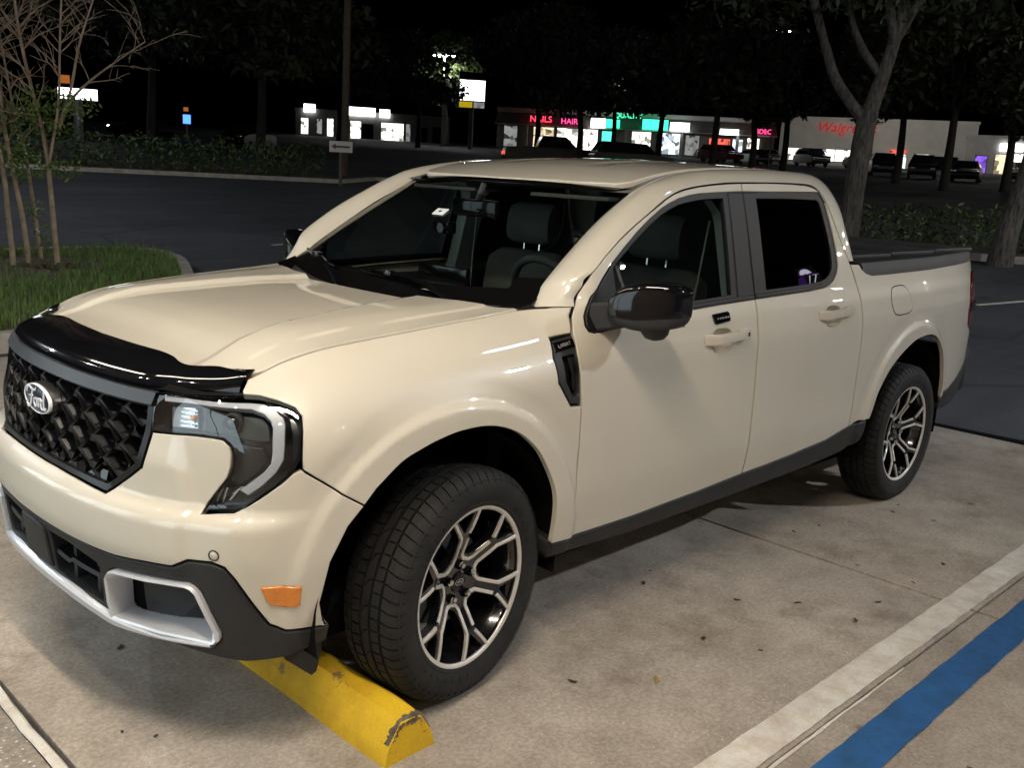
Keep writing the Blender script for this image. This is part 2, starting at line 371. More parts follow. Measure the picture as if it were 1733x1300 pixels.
def panel(name, poly, chart, mat, parent=None, holes=(), gap=.0018, sp=.03, bev=.003, depth=.018, off=0., mirror=None, under=True, flip=False):
    """a sheet cut to a 2-D outline on a curved chart, with a rolled edge and a return flange; mirror: None, 'only' (far side)"""
    loops = [resample(poly, sp*.7)]+[resample(h, sp*.7) for h in holes]
    loops = [offset_loop(L, gap if i == 0 else -gap) for i, L in enumerate(loops)]
    rings = [offset_loop(L, bev if i == 0 else -bev) for i, L in enumerate(loops)]
    lo, hi = loops[0].min(0), loops[0].max(0)
    gx = np.arange(lo[0], hi[0], sp); gy = np.arange(lo[1], hi[1], sp*.87)
    G = np.array([(x+(sp/2 if j % 2 else 0), y) for j, y in enumerate(gy) for x in gx])
    ok = inpoly(G, loops[0])
    for h in loops[1:]: ok &= ~inpoly(G, h)
    G = G[ok]
    if len(G):
        d = np.min([edge_dist(G, L) for L in loops], axis=0); G = G[d > bev+sp*.35]
    pts = []; edges = []; owner = []
    for i, (L, R) in enumerate(zip(loops, rings)):
        b = len(pts); n = len(L); pts += list(L); edges += [(b+k, b+(k+1) % n) for k in range(n)]; owner += [(0, i, k) for k in range(n)]
        b = len(pts); pts += list(R); edges += [(b+k, b+(k+1) % n) for k in range(n)]; owner += [(1, i, k) for k in range(n)]
    pts += list(G); owner += [(2, 0, 0)]*len(G)
    res = delaunay_2d_cdt([Vector((float(p[0]), float(p[1]))) for p in pts], edges, [], 0, 1e-7)
    uv = np.array([tuple(v) for v in res[0]]); T = np.array(res[2]); orig = res[3]
    cen = uv[T].mean(1); ok = inpoly(cen, loops[0])
    for h in loops[1:]: ok &= ~inpoly(cen, h)
    T = T[ok]
    used = np.unique(T); rem = -np.ones(len(uv), int); rem[used] = np.arange(len(used)); T = rem[T]; uv2 = uv[used]
    P, N = chart(uv2); P = P+N*off
    kind = np.array([min([owner[k][0] for k in orig[u] if k < len(owner)]+[2]) for u in used])
    # rolled edge
    P2 = P.copy(); N2 = N.copy()
    bd = np.where(kind == 0)[0]; ins = np.where(kind != 0)[0]
    ringpts = np.vstack(rings)
    if len(bd) and bev > 0:
        nearest = np.array([np.argmin(((ringpts-uv2[i])**2).sum(1)) for i in bd])
        Q, _ = chart(ringpts[nearest]); Q = Q+N[bd]*off
        t = P[bd]-Q; t -= (t*N[bd]).sum(1)[:, None]*N[bd]; t /= np.maximum(np.linalg.norm(t, axis=1), 1e-9)[:, None]
        P2[bd] = P[bd]-N[bd]*bev*.9; n2 = N[bd]*.35+t; N2[bd] = n2/np.linalg.norm(n2, axis=1)[:, None]
    tri = T
    fn = np.cross(P2[tri[:, 1]]-P2[tri[:, 0]], P2[tri[:, 2]]-P2[tri[:, 0]]); bad = (fn*N[tri].mean(1)).sum(1) < 0
    tri = np.where(bad[:, None], tri[:, ::-1], tri)
    V = [*P2]; NN = [*N2]; Fc = [tuple(t) for t in tri]
    # return flange
    if depth > 0:
        cnt = {}
        for t in tri:
            for a, b in ((t[0], t[1]), (t[1], t[2]), (t[2], t[0])): cnt[(a, b)] = cnt.get((a, b), 0)+1
        be = [(a, b) for (a, b) in cnt if (b, a) not in cnt]; idx = {}
        for a, b in be:
            for q in (a, b):
                if q not in idx:
                    idx[q] = len(V); V += [P2[q], P2[q]-N[q]*depth]
                    e = N2[q]-N[q]*(N2[q]@N[q]); e = e/max(np.linalg.norm(e), 1e-6); NN += [e, e]
            Fc.append((b, a, idx[a], idx[b])) if False else None
            Fc.append((idx[b], idx[a], idx[a]+1, idx[b]+1))
    V = np.array(V); NN = np.array(NN)
    if mirror == 'only':
        V = V*[1, -1, 1]; NN = NN*[1, -1, 1]; Fc = [f[::-1] for f in Fc]
    return mesh(name, V, Fc, mat, parent, N=NN)
def loft(rows, closed=False):
    """rows: list of equal-length point lists -> verts, faces"""
    n = len(rows[0]); V = [p for r in rows for p in r]; Fc = []
    for i in range(len(rows)-1):
        for k in range(n if closed else n-1): Fc.append((i*n+k, i*n+(k+1) % n, (i+1)*n+(k+1) % n, (i+1)*n+k))
    return V, Fc
def solid_sheet(name, rows, mat, parent, thick, auto=60):
    """a lofted sheet given real thickness"""
    V, Fc = loft(rows); me_o = mesh(name, V, Fc, mat, parent, autosmooth=auto)
    bm = bmesh.new(); bm.from_mesh(me_o.data); bmesh.ops.recalc_face_normals(bm, faces=bm.faces[:])
    bmesh.ops.solidify(bm, geom=bm.faces[:], thickness=thick); bm.to_mesh(me_o.data); bm.free()
    me_o.data.polygons.foreach_set('use_smooth', [True]*len(me_o.data.polygons))
    try: me_o.data.set_sharp_from_angle(angle=RAD(auto))
    except Exception: pass
    return me_o
def text_mesh(s, size, depth, mat, name, parent, M4, align='CENTER', shear=0, xs=1.0):
    cu = bpy.data.curves.new('tmp_text', 'FONT'); cu.body = s; cu.size = size; cu.extrude = depth; cu.align_x = align; cu.align_y = 'CENTER'; cu.shear = shear
    to = bpy.data.objects.new('tmp_text', cu); COL.objects.link(to); bpy.context.view_layer.update()
    me = bpy.data.meshes.new_from_object(to.evaluated_get(bpy.context.evaluated_depsgraph_get())); bpy.data.objects.remove(to, do_unlink=True); bpy.data.curves.remove(cu)
    me.name = name; me.transform(Matrix.Diagonal((xs, 1, 1, 1))); me.transform(M4); me.materials.clear(); me.materials.append(M[mat] if isinstance(mat, str) else mat)
    o = bpy.data.objects.new(name, me); return link(o, parent)
def frame(origin, xa, ya):
    xa = Vector(xa).normalized(); ya = Vector(ya); ya = (ya-xa*ya.dot(xa)).normalized(); z = xa.cross(ya)
    m = Matrix((xa, ya, z)).transposed().to_4x4(); m.translation = Vector(origin); return m
# ------------------------------------------------------------------ ground
def terr(x, y):
    d = np.hypot(np.asarray(x)+1.87, np.asarray(y)+2.86)
    return .04*np.where(d > 12, d-10, np.where(d > 8, (d-8)**2/8, 0))
def tz(x, y): return float(terr(x, y))
def build_ground():
    # asphalt sheet out to the horizon: polar grid centred on the parking bay
    rs = np.concatenate([[0.01], np.linspace(2, 20, 19), np.geomspace(22, 900, 40)]); n = 96
    V = []; 
    for r in rs:
        for k in range(n):
            a = 2*math.pi*k/n; x, y = -1.87+r*math.cos(a), -2.86+r*math.sin(a)
            rr = min(r, 140); V.append((x, y, .04*(rr-10 if rr > 12 else ((rr-8)**2/8 if rr > 8 else 0))-.03))
    Fc = [(i*n+k, (i+1)*n+k, (i+1)*n+(k+1) % n, i*n+(k+1) % n) for i in range(len(rs)-1) for k in range(n)]
    tag(mesh('asphalt_lot', V, Fc, 'asphalt'), 'dark asphalt car park stretching back to the shops', 'asphalt', kind='structure')
    # concrete bay: slabs with sawn joints
    pad = tag(empty('concrete_pad', (0, 0, 0)), 'pale concrete parking bay slabs under the truck', 'pavement', kind='structure')
    xs = [-1.025, 1.972, 4.96]; ys = [-8.2, -4.9, -1.712, 1.75, 4.98]
    for i in range(2):
        for j in range(4):
            g = .004; gx = .009; m = MB().box((xs[i]+gx, ys[j]+g, -.14), (xs[i+1]-gx, ys[j+1]-g, 0), bev=.004); m.build('slab', 'concrete', pad)
    MB().box((-1.02, -8.19, -.14), (4.95, 4.97, -.045)).build('joint_filler', 'void', pad)
    # walk in front of the bay and the pale strip between
    walk = MB().box((-3.4, -8.2, -.14), (-1.062, 4.98, -.006), bev=.004).build('sidewalk', 'aggregate'); tag(walk, 'exposed aggregate sidewalk in front of the bay', 'sidewalk', kind='structure')
    y = np.linspace(-8.2, 4.98, 160); w = .006*np.sin(y*5)+.004*np.sin(y*13+1)+.003*np.sin(y*31)
    rows = [[(-1.062+.5*a, q, .001), (-1.057+a, q, .006), (-1.036+a*.8, q, .006), (-1.031+.5*a, q, .001)] for q, a in zip(y, w)]
    V, Fc = loft(rows); tag(mesh('expansion_strip', V, Fc, 'white_paint', autosmooth=20), 'narrow ragged white strip between sidewalk and bay', 'strip', kind='structure')
    # painted lines
    def line(name, y0, y1, mat, label, z, x0=-1.0, x1=4.95):
        xs_ = np.arange(x0, x1, .04); r = []
        for x in xs_:
            j = lambda s: .0012*math.sin(x*2.1+s)+.0008*math.sin(x*23+2*s)+.0016*rng.uniform(-1, 1)
            r.append([(x, y0+j(1), z), (x, y0*.67+y1*.33, z), (x, y0*.33+y1*.67, z), (x, y1+j(4), z)])
        V, Fc = loft(r); o = mesh(name, V, Fc, mat, smooth=False); tag(o, label, 'marking', kind='structure'); return o
    line('white_bay_line', -1.580, -1.692, 'white_paint', 'worn white painted bay line beside the truck', .004)
    line('thin_white_edge', -1.716, -1.724, 'white_paint', 'thin pale paint edge beside the slab joint', .0035, x1=1.3)
    line('blue_bay_line', -1.797, -1.925, 'blue_paint', 'blue painted accessible bay line at lower right', .004)
    # wheel stop
    stop = tag(empty('wheel_stop', (-.318, -.115, 0)), 'chipped yellow concrete wheel stop under the front bumper', 'wheel stop')
    prof = [(-.125, 0), (-.122, .030), (-.112, .058), (-.062, .112), (-.050, .120), (.030, .123), (.048, .117), (.100, .060), (.118, .030), (.122, 0)]
    ys = np.linspace(-.91, .91, 90); rows = []
    for k, yy in enumerate(ys):
        e = min(k, len(ys)-1-k); sh = {0: .955, 1: .99}.get(e, 1.0)
        rows.append([(px*.73*(sh if pz > .02 else 1)+.0020*math.sin(yy*11+pz*30), yy+(.004*math.sin(px*60)+.003*math.sin(pz*90) if e == 0 else 0), pz*sh+(.0015*math.sin(yy*17+px*40) if pz > .05 else 0)) for px, pz in prof])
    V, Fc = loft(rows); n = len(prof)
    mesh('stop_body', V, Fc+[tuple(range(n)), tuple(len(V)-1-i for i in range(n))], 'yellow_paint', stop, autosmooth=22)
    # bare broken concrete along the end's upper edge: a ragged patch proud of the paint
    top = [(-.108, .062), (-.085, .088), (-.058, .112), (-.045, .117), (-.01, .1185), (.030, .120), (.050, .112), (.075, .086), (.098, .058)]
    P = resample(top, .006, closed=False)*[.73, 1]; r1, r2, r3 = [], [], []
    for i, q in enumerate(P):
        dn = .010+.018*rng.random()*(1 if q[0] > -.03 else .5); bk = .006+.012*rng.random(); c = np.array((-.005, .05)); iv = (c-q)/np.linalg.norm(c-q)
        r1.append((q[0]+iv[0]*dn, -.9105-.0025*rng.random(), q[1]+iv[1]*dn)); r2.append((q[0]-iv[0]*.0005, -.9085, q[1]-iv[1]*.0005)); r3.append((q[0]*1.03-iv[0]*.0012, -.9085+bk, q[1]*1.03-iv[1]*.0012))
    V, Fc = loft([r1, r2, r3]); mesh('broken_edge', V, Fc, 'concrete_raw', stop, smooth=False)
    # grass island with kerb
    isl = np.array([(-6, 5.15), (.6, 5.15), (2.0, 5.5), (3.0, 6.6), (3.8, 8.2), (4.3, 9.5), (4.0, 10.4), (2.4, 10.55), (-6, 10.4)])
    isl = np.array(chaikin([tuple(p) for p in isl], 2))
    def sheet(poly, h, name, mat, label, cat, kind):
        P = resample(poly, .25); gx = np.arange(-6, 5.4, .3); gy = np.arange(5, 10.8, .3); G = np.array([(a, b) for a in gx for b in gy]); G = G[inpoly(G, P)]; G = G[edge_dist(G, P) > .1]
        n = len(P); r = delaunay_2d_cdt([Vector(map(float, p)) for p in list(P)+list(G)], [(k, (k+1) % n) for k in range(n)], [], 0, 1e-6)
        uv = np.array([tuple(v) for v in r[0]]); T = [t for t in r[2] if inpoly(uv[list(t)].mean(0)[None], P)[0]]
        z = terr(uv[:, 0], uv[:, 1])+h
        return tag(mesh(name, np.c_[uv, z], T, mat), label, cat, kind=kind)
    sheet(offset_loop(isl, .13), .115, 'grass_ground', 'soil', 'soil of the planted island left of the truck', 'ground', 'structure')
    inner = offset_loop(isl, .15); L = resample(isl, .2); I = offset_loop(L, .15)
    rows = []
    for a, b in zip(L, I):
        z = tz(*a); rows.append([(a[0], a[1], z-.1), (a[0], a[1], z+.10), (a[0]*.9+b[0]*.1, a[1]*.9+b[1]*.1, z+.13), (b[0], b[1], z+.13), (b[0], b[1], z-.1)])
    rows.append(rows[0]); V, Fc = loft(rows); tag(mesh('island_kerb', V, Fc, 'kerb', autosmooth=30), 'concrete kerb round the grass island at left', 'kerb', kind='structure')
    # grass blades
    P = nrg.uniform((-3, 5.2), (5.3, 10.6), (60000, 2)); P = P[inpoly(P, inner)]
    dm = np.hypot(P[:, 0]-2.25, P[:, 1]-9.0); pat = np.sin(P[:, 0]*2.3+1)*np.sin(P[:, 1]*2.9)+.5*np.sin(P[:, 0]*5.1+P[:, 1]*3.7); keep = ((dm > .75) | (nrg.random(len(P)) < .12)) & ((pat < .95) | (nrg.random(len(P)) < .35)); P = P[keep]; P = P[:26000]
    n = len(P); a = nrg.uniform(0, 6.28, n); h = nrg.uniform(.05, .13, n)*(1+.9*(nrg.random(n) < .05)); le = nrg.uniform(.01, .06, n); w = nrg.uniform(.003, .006, n)
    base = np.c_[P, terr(P[:, 0], P[:, 1])+.11]; dx = np.c_[np.cos(a), np.sin(a), 0*a]; sx = np.c_[-np.sin(a), np.cos(a), 0*a]
    v0 = base-sx*w[:, None]; v1 = base+sx*w[:, None]; mid = base+dx*(le*.35)[:, None]+np.c_[0*a, 0*a, h*.6]; v2 = mid+sx*(w*.8)[:, None]; v3 = mid-sx*(w*.8)[:, None]; v4 = base+dx*le[:, None]+np.c_[0*a, 0*a, h]
    V = np.stack([v0, v1, v2, v3, v4], 1).reshape(-1, 3); i = np.arange(n)*5
    Fc = list(np.c_[i, i+1, i+2, i+3])+list(np.c_[i+3, i+2, i+4])
    tag(mesh('island_grass', V, [list(map(int, f)) for f in Fc], 'grass', smooth=False), 'short green grass covering the island', 'grass', kind='stuff')
    # litter round the stems
    m = MB()
    for k in range(420):
        r = abs(rng.gauss(0, .42)); t = rng.uniform(0, 6.28); x, y = 2.3+r*math.cos(t)*1.3, 8.9+r*math.sin(t); z = tz(x, y)+.12+rng.uniform(0, .03); s = rng.uniform(.012, .035); q = rng.uniform(0, 6.28)
        c, d = math.cos(q)*s, math.sin(q)*s
        m.add([(x-c, y-d, z), (x+d*.4, y-c*.4, z+rng.uniform(0, .02)), (x+c, y+d, z+.004), (x-d*.4, y+c*.4, z+rng.uniform(0, .015))], [(0, 1, 2, 3)])
    tag(m.build('leaf_litter', 'mulch'), 'brown leaf litter round the foot of the bare shrub', 'leaf litter', kind='stuff')
    # far white stall marks
    for (x, y, l, r, lab) in ((6.7, 10.95, .35, .2, 'short white paint dash on asphalt left of windscreen'), (12.6, 1.62, 1.7, -.28, 'white stall stripe on asphalt behind the tailgate'), (11.4, 3.6, .5, -.28, 'small white paint fleck on asphalt beyond tonneau cover'), (17.0, 30.2, 4.5, .1, 'faint white stripe on asphalt before the far hedge')):
        c, s = math.cos(r), math.sin(r); w = .05; pts = [(-l/2, -w), (l/2, -w), (l/2, w), (-l/2, w)]
        V = [(x+a*c-b*s, y+a*s+b*c, tz(x+a*c-b*s, y+a*s+b*c)-.02) for a, b in pts]
        o = mesh('stall_mark', V, [(0, 1, 2, 3)], 'white_paint', smooth=False); tag(o, lab, 'marking', kind='structure')
    # asphalt seam behind the bay: slightly rougher patch edge
    rows = [[(4.965, yy, -.028), (5.00+.01*math.sin(yy*9), yy, -.008), (5.10+.02*math.sin(yy*4), yy, -.006), (5.16+.03*math.sin(yy*6), yy, -.026)] for yy in np.linspace(-8, 5, 120)]
    V, Fc = loft(rows); tag(mesh('tar_seam', V, Fc, 'void'), 'black tar seam where concrete meets asphalt', 'seam', kind='structure')
build_ground()
def build_litter():
    # fallen leaves and gum-dark bits on the concrete: (x, y, size, turn, kind)
    spots = [(2.99, -.95, .032, .3), (2.86, -.98, .05, 1.0), (2.35, -.84, .035, .2), (2.18, -.80, .04, .8), (2.03, -1.19, .04, 2.2), (2.36, -1.43, .05, .4), (2.04, -1.43, .03, 1.2), (1.73, -1.42, .04, 2.8), (1.5, -1.44, .045, .5),
             (1.13, -.72, .05, .9), (1.25, -.66, .03, .1), (1.3, -1.05, .035, 1.9), (1.47, -1.22, .05, 2.5), (.92, -1.15, .05, .3), (1.0, -1.33, .03, 1.7), (.55, -1.22, .06, .7), (.33, -1.05, .05, 2.2), (-.62, -1.02, .04, .5), (-.86, -.42, .03, 1.3), (-.80, -.50, .025, .2),
             (2.5, -2.1, .07, .6), (1.55, -2.05, .05, 1.9), (2.15, -2.35, .1, .9), (.85, -2.12, .09, 2.0), (1.2, -2.4, .06, .1), (2.75, -1.85, .06, .4), (-.66, .05, .05, .6)]
    where = ['near the rear wheel', 'near the rear wheel', 'behind the front wheel', 'by the slab joint', 'by the white line', 'close to the blue line', 'in the middle of the bay', 'beside the rocker panel']
    for k, (x, y, s, r) in enumerate(spots):
        s *= .78; n = 11; V = [(0, 0, .004)]; 
        for i in range(n):
            a = 2*math.pi*i/n; q = s*.5*(.45+.55*abs(math.cos(a)))*rng.uniform(.55, 1.2); V.append((q*math.cos(a), q*math.sin(a)*.8, .0015+.003*rng.random()))
        m = 'yellow_leaf' if k in (15,) else 'dead_leaf'
        o = mesh('dead_leaf', V, [(0, i+1, (i+1) % n+1) for i in range(n)], m, loc=(x, y, .001)); o.rotation_euler = (0, 0, r)
        lab = 'dry yellow leaf lying on concrete in front of the bay line' if m == 'yellow_leaf' else 'small dark dead leaf lying flat on the pale concrete'
        tag(o, lab, 'leaf', None if m == 'yellow_leaf' else 'dark dead leaves on the concrete')
build_litter()
# ------------------------------------------------------------------ pickup truck: body surfaces
def spl(kn):
    kn = np.array(kn, float); X = kn[:, 0]; Y = kn[:, 1]
    m = np.empty_like(Y); d = np.diff(Y)/np.diff(X)
    s = d[1:]+d[:-1]; m[1:-1] = np.where(d[1:]*d[:-1] > 0, 2*d[1:]*d[:-1]/np.where(np.abs(s) < 1e-12, 1, s), 0); m[0] = d[0]; m[-1] = d[-1]
    def f(x):
        x = np.asarray(x, float); i = np.clip(np.searchsorted(X, x)-1, 0, len(X)-2); h = X[i+1]-X[i]; t = (x-X[i])/h; c = np.clip(t, 0, 1)
        r = (2*c**3-3*c**2+1)*Y[i]+(c**3-2*c**2+c)*h*m[i]+(-2*c**3+3*c**2)*Y[i+1]+(c**3-c**2)*h*m[i+1]
        return r+np.where(t < 0, (x-X[0])*m[0], 0)+np.where(t > 1, (x-X[-1])*m[-1], 0)
    tx = np.arange(X[0]-1.5, X[-1]+1.5, 4e-4); ty = f(tx)
    return lambda x: np.interp(x, tx, ty)
def sst(a, b, x):
    t = np.minimum(np.maximum((np.asarray(x)-a)*(1/(b-a)), 0), 1); return t*t*(3-2*t)
WB = 3.076
plan = spl([(-1.0, .80), (-.7, .848), (-.4, .886), (0, .905), (.4, .906), (1, .906), (2, .908), (2.6, .912), (3.1, .912), (3.45, .888), (3.7, .864), (3.9, .834), (4.05, .80), (4.13, .765)])
prof = spl([(.15, .068), (.30, .048), (.42, .026), (.545, .0075), (.575, .0045), (.62, .003), (.75, .0008), (.86, 0), (.97, .001), (1.015, .005), (1.05, .012), (1.10, .022), (1.155, .040), (1.25, .064), (1.45, .115), (1.62, .165)])
zs = spl([(-.75, 1.0), (-.606, 1.035), (-.5, 1.075), (-.386, 1.10), (-.2, 1.119), (0, 1.136), (.25, 1.155), (.40, 1.17)])
xc = spl([(.15, -.80), (.25, -.862), (.33, -.890), (.45, -.909), (.545, -.921), (.60, -.9265), (.66, -.9245), (.678, -.920), (.690, -.910), (.708, -.887), (.722, -.877), (.80, -.874), (.88, -.870), (.95, -.860), (1.0, -.84), (1.05, -.80)])
def Wside(x, z):
    w = plan(x)-prof(z); k = 1-sst(.30, .56, x); zb = zs(x)-.2326; t = np.clip((z-zb)/.25, 0, .999)
    w = w-k*(.30*(1-np.sqrt(1-t*t))-prof(z)*.8*sst(0, .10, z-zb))-k*np.maximum(0, z-zb-.245)*2
    for cx, cz in ((-.07, .40), (3.04, .41)):
        r = np.hypot(x-cx, z-cz); w = w+.015*(1-sst(.522, .556, r))*sst(.25, .40, z)-.003*np.exp(-((r-.585)/.028)**2)*sst(.35, .5, z)
    return w
def X0(y, z):
    a = np.abs(y); return xc(z)+.20*a**2+.22*a**4-.014*(1-sst(.645, .69, a+.25*np.maximum(0, z-.66)))*sst(.50, .58, z)*(1-sst(.80, .90, z))
def Fb(P, r=.09):
    x, y, z = P[..., 0], P[..., 1], P[..., 2]; a = np.abs(y)-Wside(x, z); b = X0(y, z)-x; h = np.clip(.5+.5*(a-b)/r, 0, 1)
    return b*(1-h)+a*h+r*h*(1-h)
def numn(f, uv, flipto):
    e = 5e-4; P = f(uv); du = f(uv+[e, 0])-f(uv-[e, 0]); dv = f(uv+[0, e])-f(uv-[0, e]); n = np.cross(du, dv); n /= np.maximum(np.linalg.norm(n, axis=1), 1e-12)[:, None]
    s = np.sign((n*flipto(P)).sum(1)); s[s == 0] = 1; return P, n*s[:, None]
def _side(uv): return np.stack([uv[:, 0], -Wside(uv[:, 0], uv[:, 1]), uv[:, 1]], 1)
def SCH(uv): return numn(_side, np.asarray(uv, float), lambda P: np.tile([0, -1., 0], (len(P), 1)))
def _root(o, d, lo, hi, n=16):
    """root of Fb along o + d*t (inside at lo, outside at hi)"""
    a = np.full(len(d), float(lo)); b = np.full(len(d), float(hi))
    for _ in range(26):
        m = (a+b)/2; ins = Fb(o+d*m[:, None]) < 0; a = np.where(ins, m, a); b = np.where(ins, b, m)
    return (a+b)/2
def _corner(uv):
    th = uv[:, 0]/.9; z = uv[:, 1]; d = np.stack([-np.cos(th), -np.sin(th), 0*th], 1); o = np.stack([0*z, 0*z, z], 1)
    return o+d*_root(o, d, .2, 1.7)[:, None]
def CCH(uv):
    P = _corner(np.asarray(uv, float)); e = 5e-4; n = np.stack([Fb(P+k)-Fb(P-k) for k in np.eye(3)*e], 1); n /= np.maximum(np.linalg.norm(n, axis=1), 1e-12)[:, None]
    return P, n
def c2(p): return (.9*math.atan2(-p[1], -p[0]), p[2])          # 3-D point on the nose -> corner chart
def cy2(y, z):                                                  # point on the nose given y, z
    t = _root(np.array([[0., y, z]]), np.array([[-1., 0, 0]]), .05, 1.2, 18)[0]; return c2((-t, y, z))
def mirr(uvs): return [(-u, v) for u, v in uvs]
def yedge(x): return float(Wside(np.array([x]), zs(np.array([x])))[0])
cc_ = spl([(-.85, .036), (-.7, .030), (-.4, .018), (0, .006), (.25, -.008), (.4, -.009)])
def _hood(uv):
    x, y = uv[:, 0], uv[:, 1]; ye = Wside(x, zs(x)); t = np.abs(y)/ye
    yc = .47-.178*(x+.68); tt = np.abs(y)-yc
    rib = .013*sst(-.012, .030, tt)*(1-sst(.70, 1.0, t))+.004*sst(-.008, .006, .86-t)*sst(.0, .03, tt)
    nose = -.9*np.maximum(0, -.66-x)**2
    return np.stack([x, y, zs(x)+cc_(x)*(1-np.minimum(t, 1.2)**2)+rib*sst(-.85, -.35, x)+nose], 1)
UPV = lambda P: np.tile([0, 0, 1.], (len(P), 1))
def HCH(uv): return numn(_hood, np.asarray(uv, float), UPV)
zr_ = spl([(.85, 1.535), (.93, 1.566), (1.05, 1.601), (1.2, 1.632), (1.4, 1.656), (1.7, 1.671), (2.0, 1.674), (2.25, 1.664), (2.42, 1.640)])
def _roof(uv):
    x, y = uv[:, 0], uv[:, 1]; t = np.abs(y)/.6
    ribs = .006*(sst(.28, .34, t)-sst(.46, .52, t))*sst(1.15, 1.4, x)*(1-sst(2.1, 2.25, x))
    return np.stack([x, y, zr_(x)-.020*t**2-ribs], 1)
def RCH(uv): return numn(_roof, np.asarray(uv, float), UPV)

TR = tag(empty('pickup_truck', (0, 0, 0)), 'sand coloured four door pickup truck parked against the yellow wheel stop', 'pickup truck')
SIDES = ((None, ''), ('only', ''))
def both(name, poly, chart, mat, parent=None, **kw):
    return [panel(name, poly, chart, mat, parent or TR, mirror=m, **kw) for m, _ in SIDES]
def rot2(P, a): return [(p[0]*math.cos(a)-p[1]*math.sin(a), p[0]*math.sin(a)+p[1]*math.cos(a)) for p in P]

def build_body():
    # ---- fenders
    shut = [(x, -yedge(x), float(zs(np.array([x]))[0])) for x in np.linspace(.346, -.606, 44)]
    f3 = [(x, -float(Wside(np.array([x]), np.array([z]))[0]), z) for x, z in ((.362, .413), (.460, .408), (.456, .64), (.451, .842), (.450, .868), (.399, .872), (.336, .955), (.330, 1.031), (.349, 1.088), (.430, 1.098), (.434, 1.105), (.452, 1.148), (.484, 1.188), (.450, 1.181), (.40, 1.170))]
    f3 += shut+[(-.641, -.700, 1.010), (-.641, -.708, 1.003), (-.611, -.736, 1.001), (-.58, -.772, .991), (-.552, -.804, .977), (-.544, -.823, .958), (-.552, -.841, .921), (-.562, -.855, .854), (-.562, -.858, .828), (-.488, -.876, .7725), (-.391, -.887, .7085)]
    arch = [(-.36, .749), (-.281, .809), (-.22, .834), (-.158, .853), (-.09, .866), (-.016, .869), (.045, .863), (.1, .848), (.155, .824), (.205, .789), (.25, .748), (.286, .699), (.316, .650), (.339, .603), (.352, .55), (.358, .504), (.361, .46)]
    arch = [(q[0], q[2]) for q in crom([(x, 0, z) for x, z in arch], 4)]
    f3 += [(x, -float(Wside(np.array([x]), np.array([z]))[0]), z) for x, z in arch]
    f3b = both('fender', [c2(p) for p in f3], CCH, 'paint', sp=.0125)
    # ---- front bumper cover
    half = [(-.391, -.887, .7075), (-.488, -.876, .7715), (-.566, -.858, .827), (-.583, -.85, .821), (-.606, -.838, .797), (-.639, -.814, .765), (-.677, -.775, .727), (-.695, -.752, .714), (-.741, -.681, .704), (-.741, -.681, .704), (-.732, -.690, .727), (-.716, -.716, .768), (-.703, -.736, .80), (-.697, -.743, .83), (-.695, -.743, .863), (-.698, -.737, .882), (-.707, -.719, .896), (-.72, -.696, .898), (-.745, -.648, .897), (-.797, -.525, .887)]
    uvh = [c2(p) for p in half]+[cy2(-.519, .83), cy2(-.510, .792), cy2(-.464, .755), cy2(-.398, .703), cy2(-.27, .708), cy2(-.13, .711)]
    low = [cy2(-.13, .547), cy2(-.30, .545), cy2(-.459, .545), cy2(-.568, .556), cy2(-.646, .561), cy2(-.681, .583), cy2(-.738, .587)]+[c2(p) for p in ((-.722, -.757, .577), (-.701, -.773, .544), (-.649, -.80, .449), (-.623, -.806, .411), (-.582, -.815, .392), (-.464, -.84, .378), (-.50, -.87, .385), (-.518, -.88, .454), (-.491, -.885, .571), (-.44, -.887, .66))]
    poly = uvh+[(0, .711)]+mirr(uvh)[::-1]+mirr(low)[::-1]+[(0, .547)]+low
    # remove the doubled corner so the outline stays simple
    P = [poly[0]]
    for p in poly[1:]:
        if abs(p[0]-P[-1][0])+abs(p[1]-P[-1][1]) > 1e-5: P.append(p)
    low_s = [q for q in low]
    bump = panel('bumper_cover', P, CCH, 'paint', TR, sp=.016)
    # ---- hood
    xsn = list(np.linspace(.346, -.56, 44))
    edge = [(x, -(yedge(x)-.001)) for x in xsn]
    front = [(-.585, -.66), (-.625, -.60), (-.66, -.52), (-.695, -.40), (-.72, -.22), (-.73, 0)]
    rear = [(.225, 0), (.225, -.30), (.235, -.42), (.265, -.54), (.30, -.64)]
    hh = edge+front; poly = hh+[(x, -y) for x, y in hh[::-1]][1:]+[(x, -y) for x, y in rear[::-1]]+rear[1:]
    panel('hood', poly, HCH, 'paint', TR, sp=.015)
    # ---- bug deflector
    back = [(-.578, -.655), (-.605, -.60), (-.625, -.545), (-.672, -.50), (-.682, -.455), (-.674, -.40), (-.675, -.33), (-.69, -.2), (-.70, 0)]
    fr = [(-.630, -.668), (-.668, -.625), (-.71, -.575), (-.752, -.53), (-.79, -.475), (-.812, -.40), (-.83, -.30), (-.846, -.16), (-.852, 0)]
    bb = np.array([( *_hood(np.array([[x, y]]))[0][:2], _hood(np.array([[x, y]]))[0][2]+.016) for x, y in back]); ff = np.array([(x, y, .998+.012*(1-abs(y)/.68)) for x, y in fr])
    bb[0][2] -= .010; bb[1][2] -= .013; bb[2][2] -= .014; bb[3][2] -= .006
    B = crom(bb, 5); Fr = crom(ff, 5); B = np.vstack([B, (B*[1, -1, 1])[::-1][1:]]); Fr = np.vstack([Fr, (Fr*[1, -1, 1])[::-1][1:]])
    rows = []
    for k in range(11):
        t = k/10; K = np.c_[Fr[:, 0]*.80+B[:, 0]*.20, Fr[:, 1]*.8+B[:, 1]*.2, B[:, 2]*.62+Fr[:, 2]*.38+.010]
        q = (1-t)**2*B+2*t*(1-t)*K+t*t*Fr; rows.append([tuple(p) for p in q])
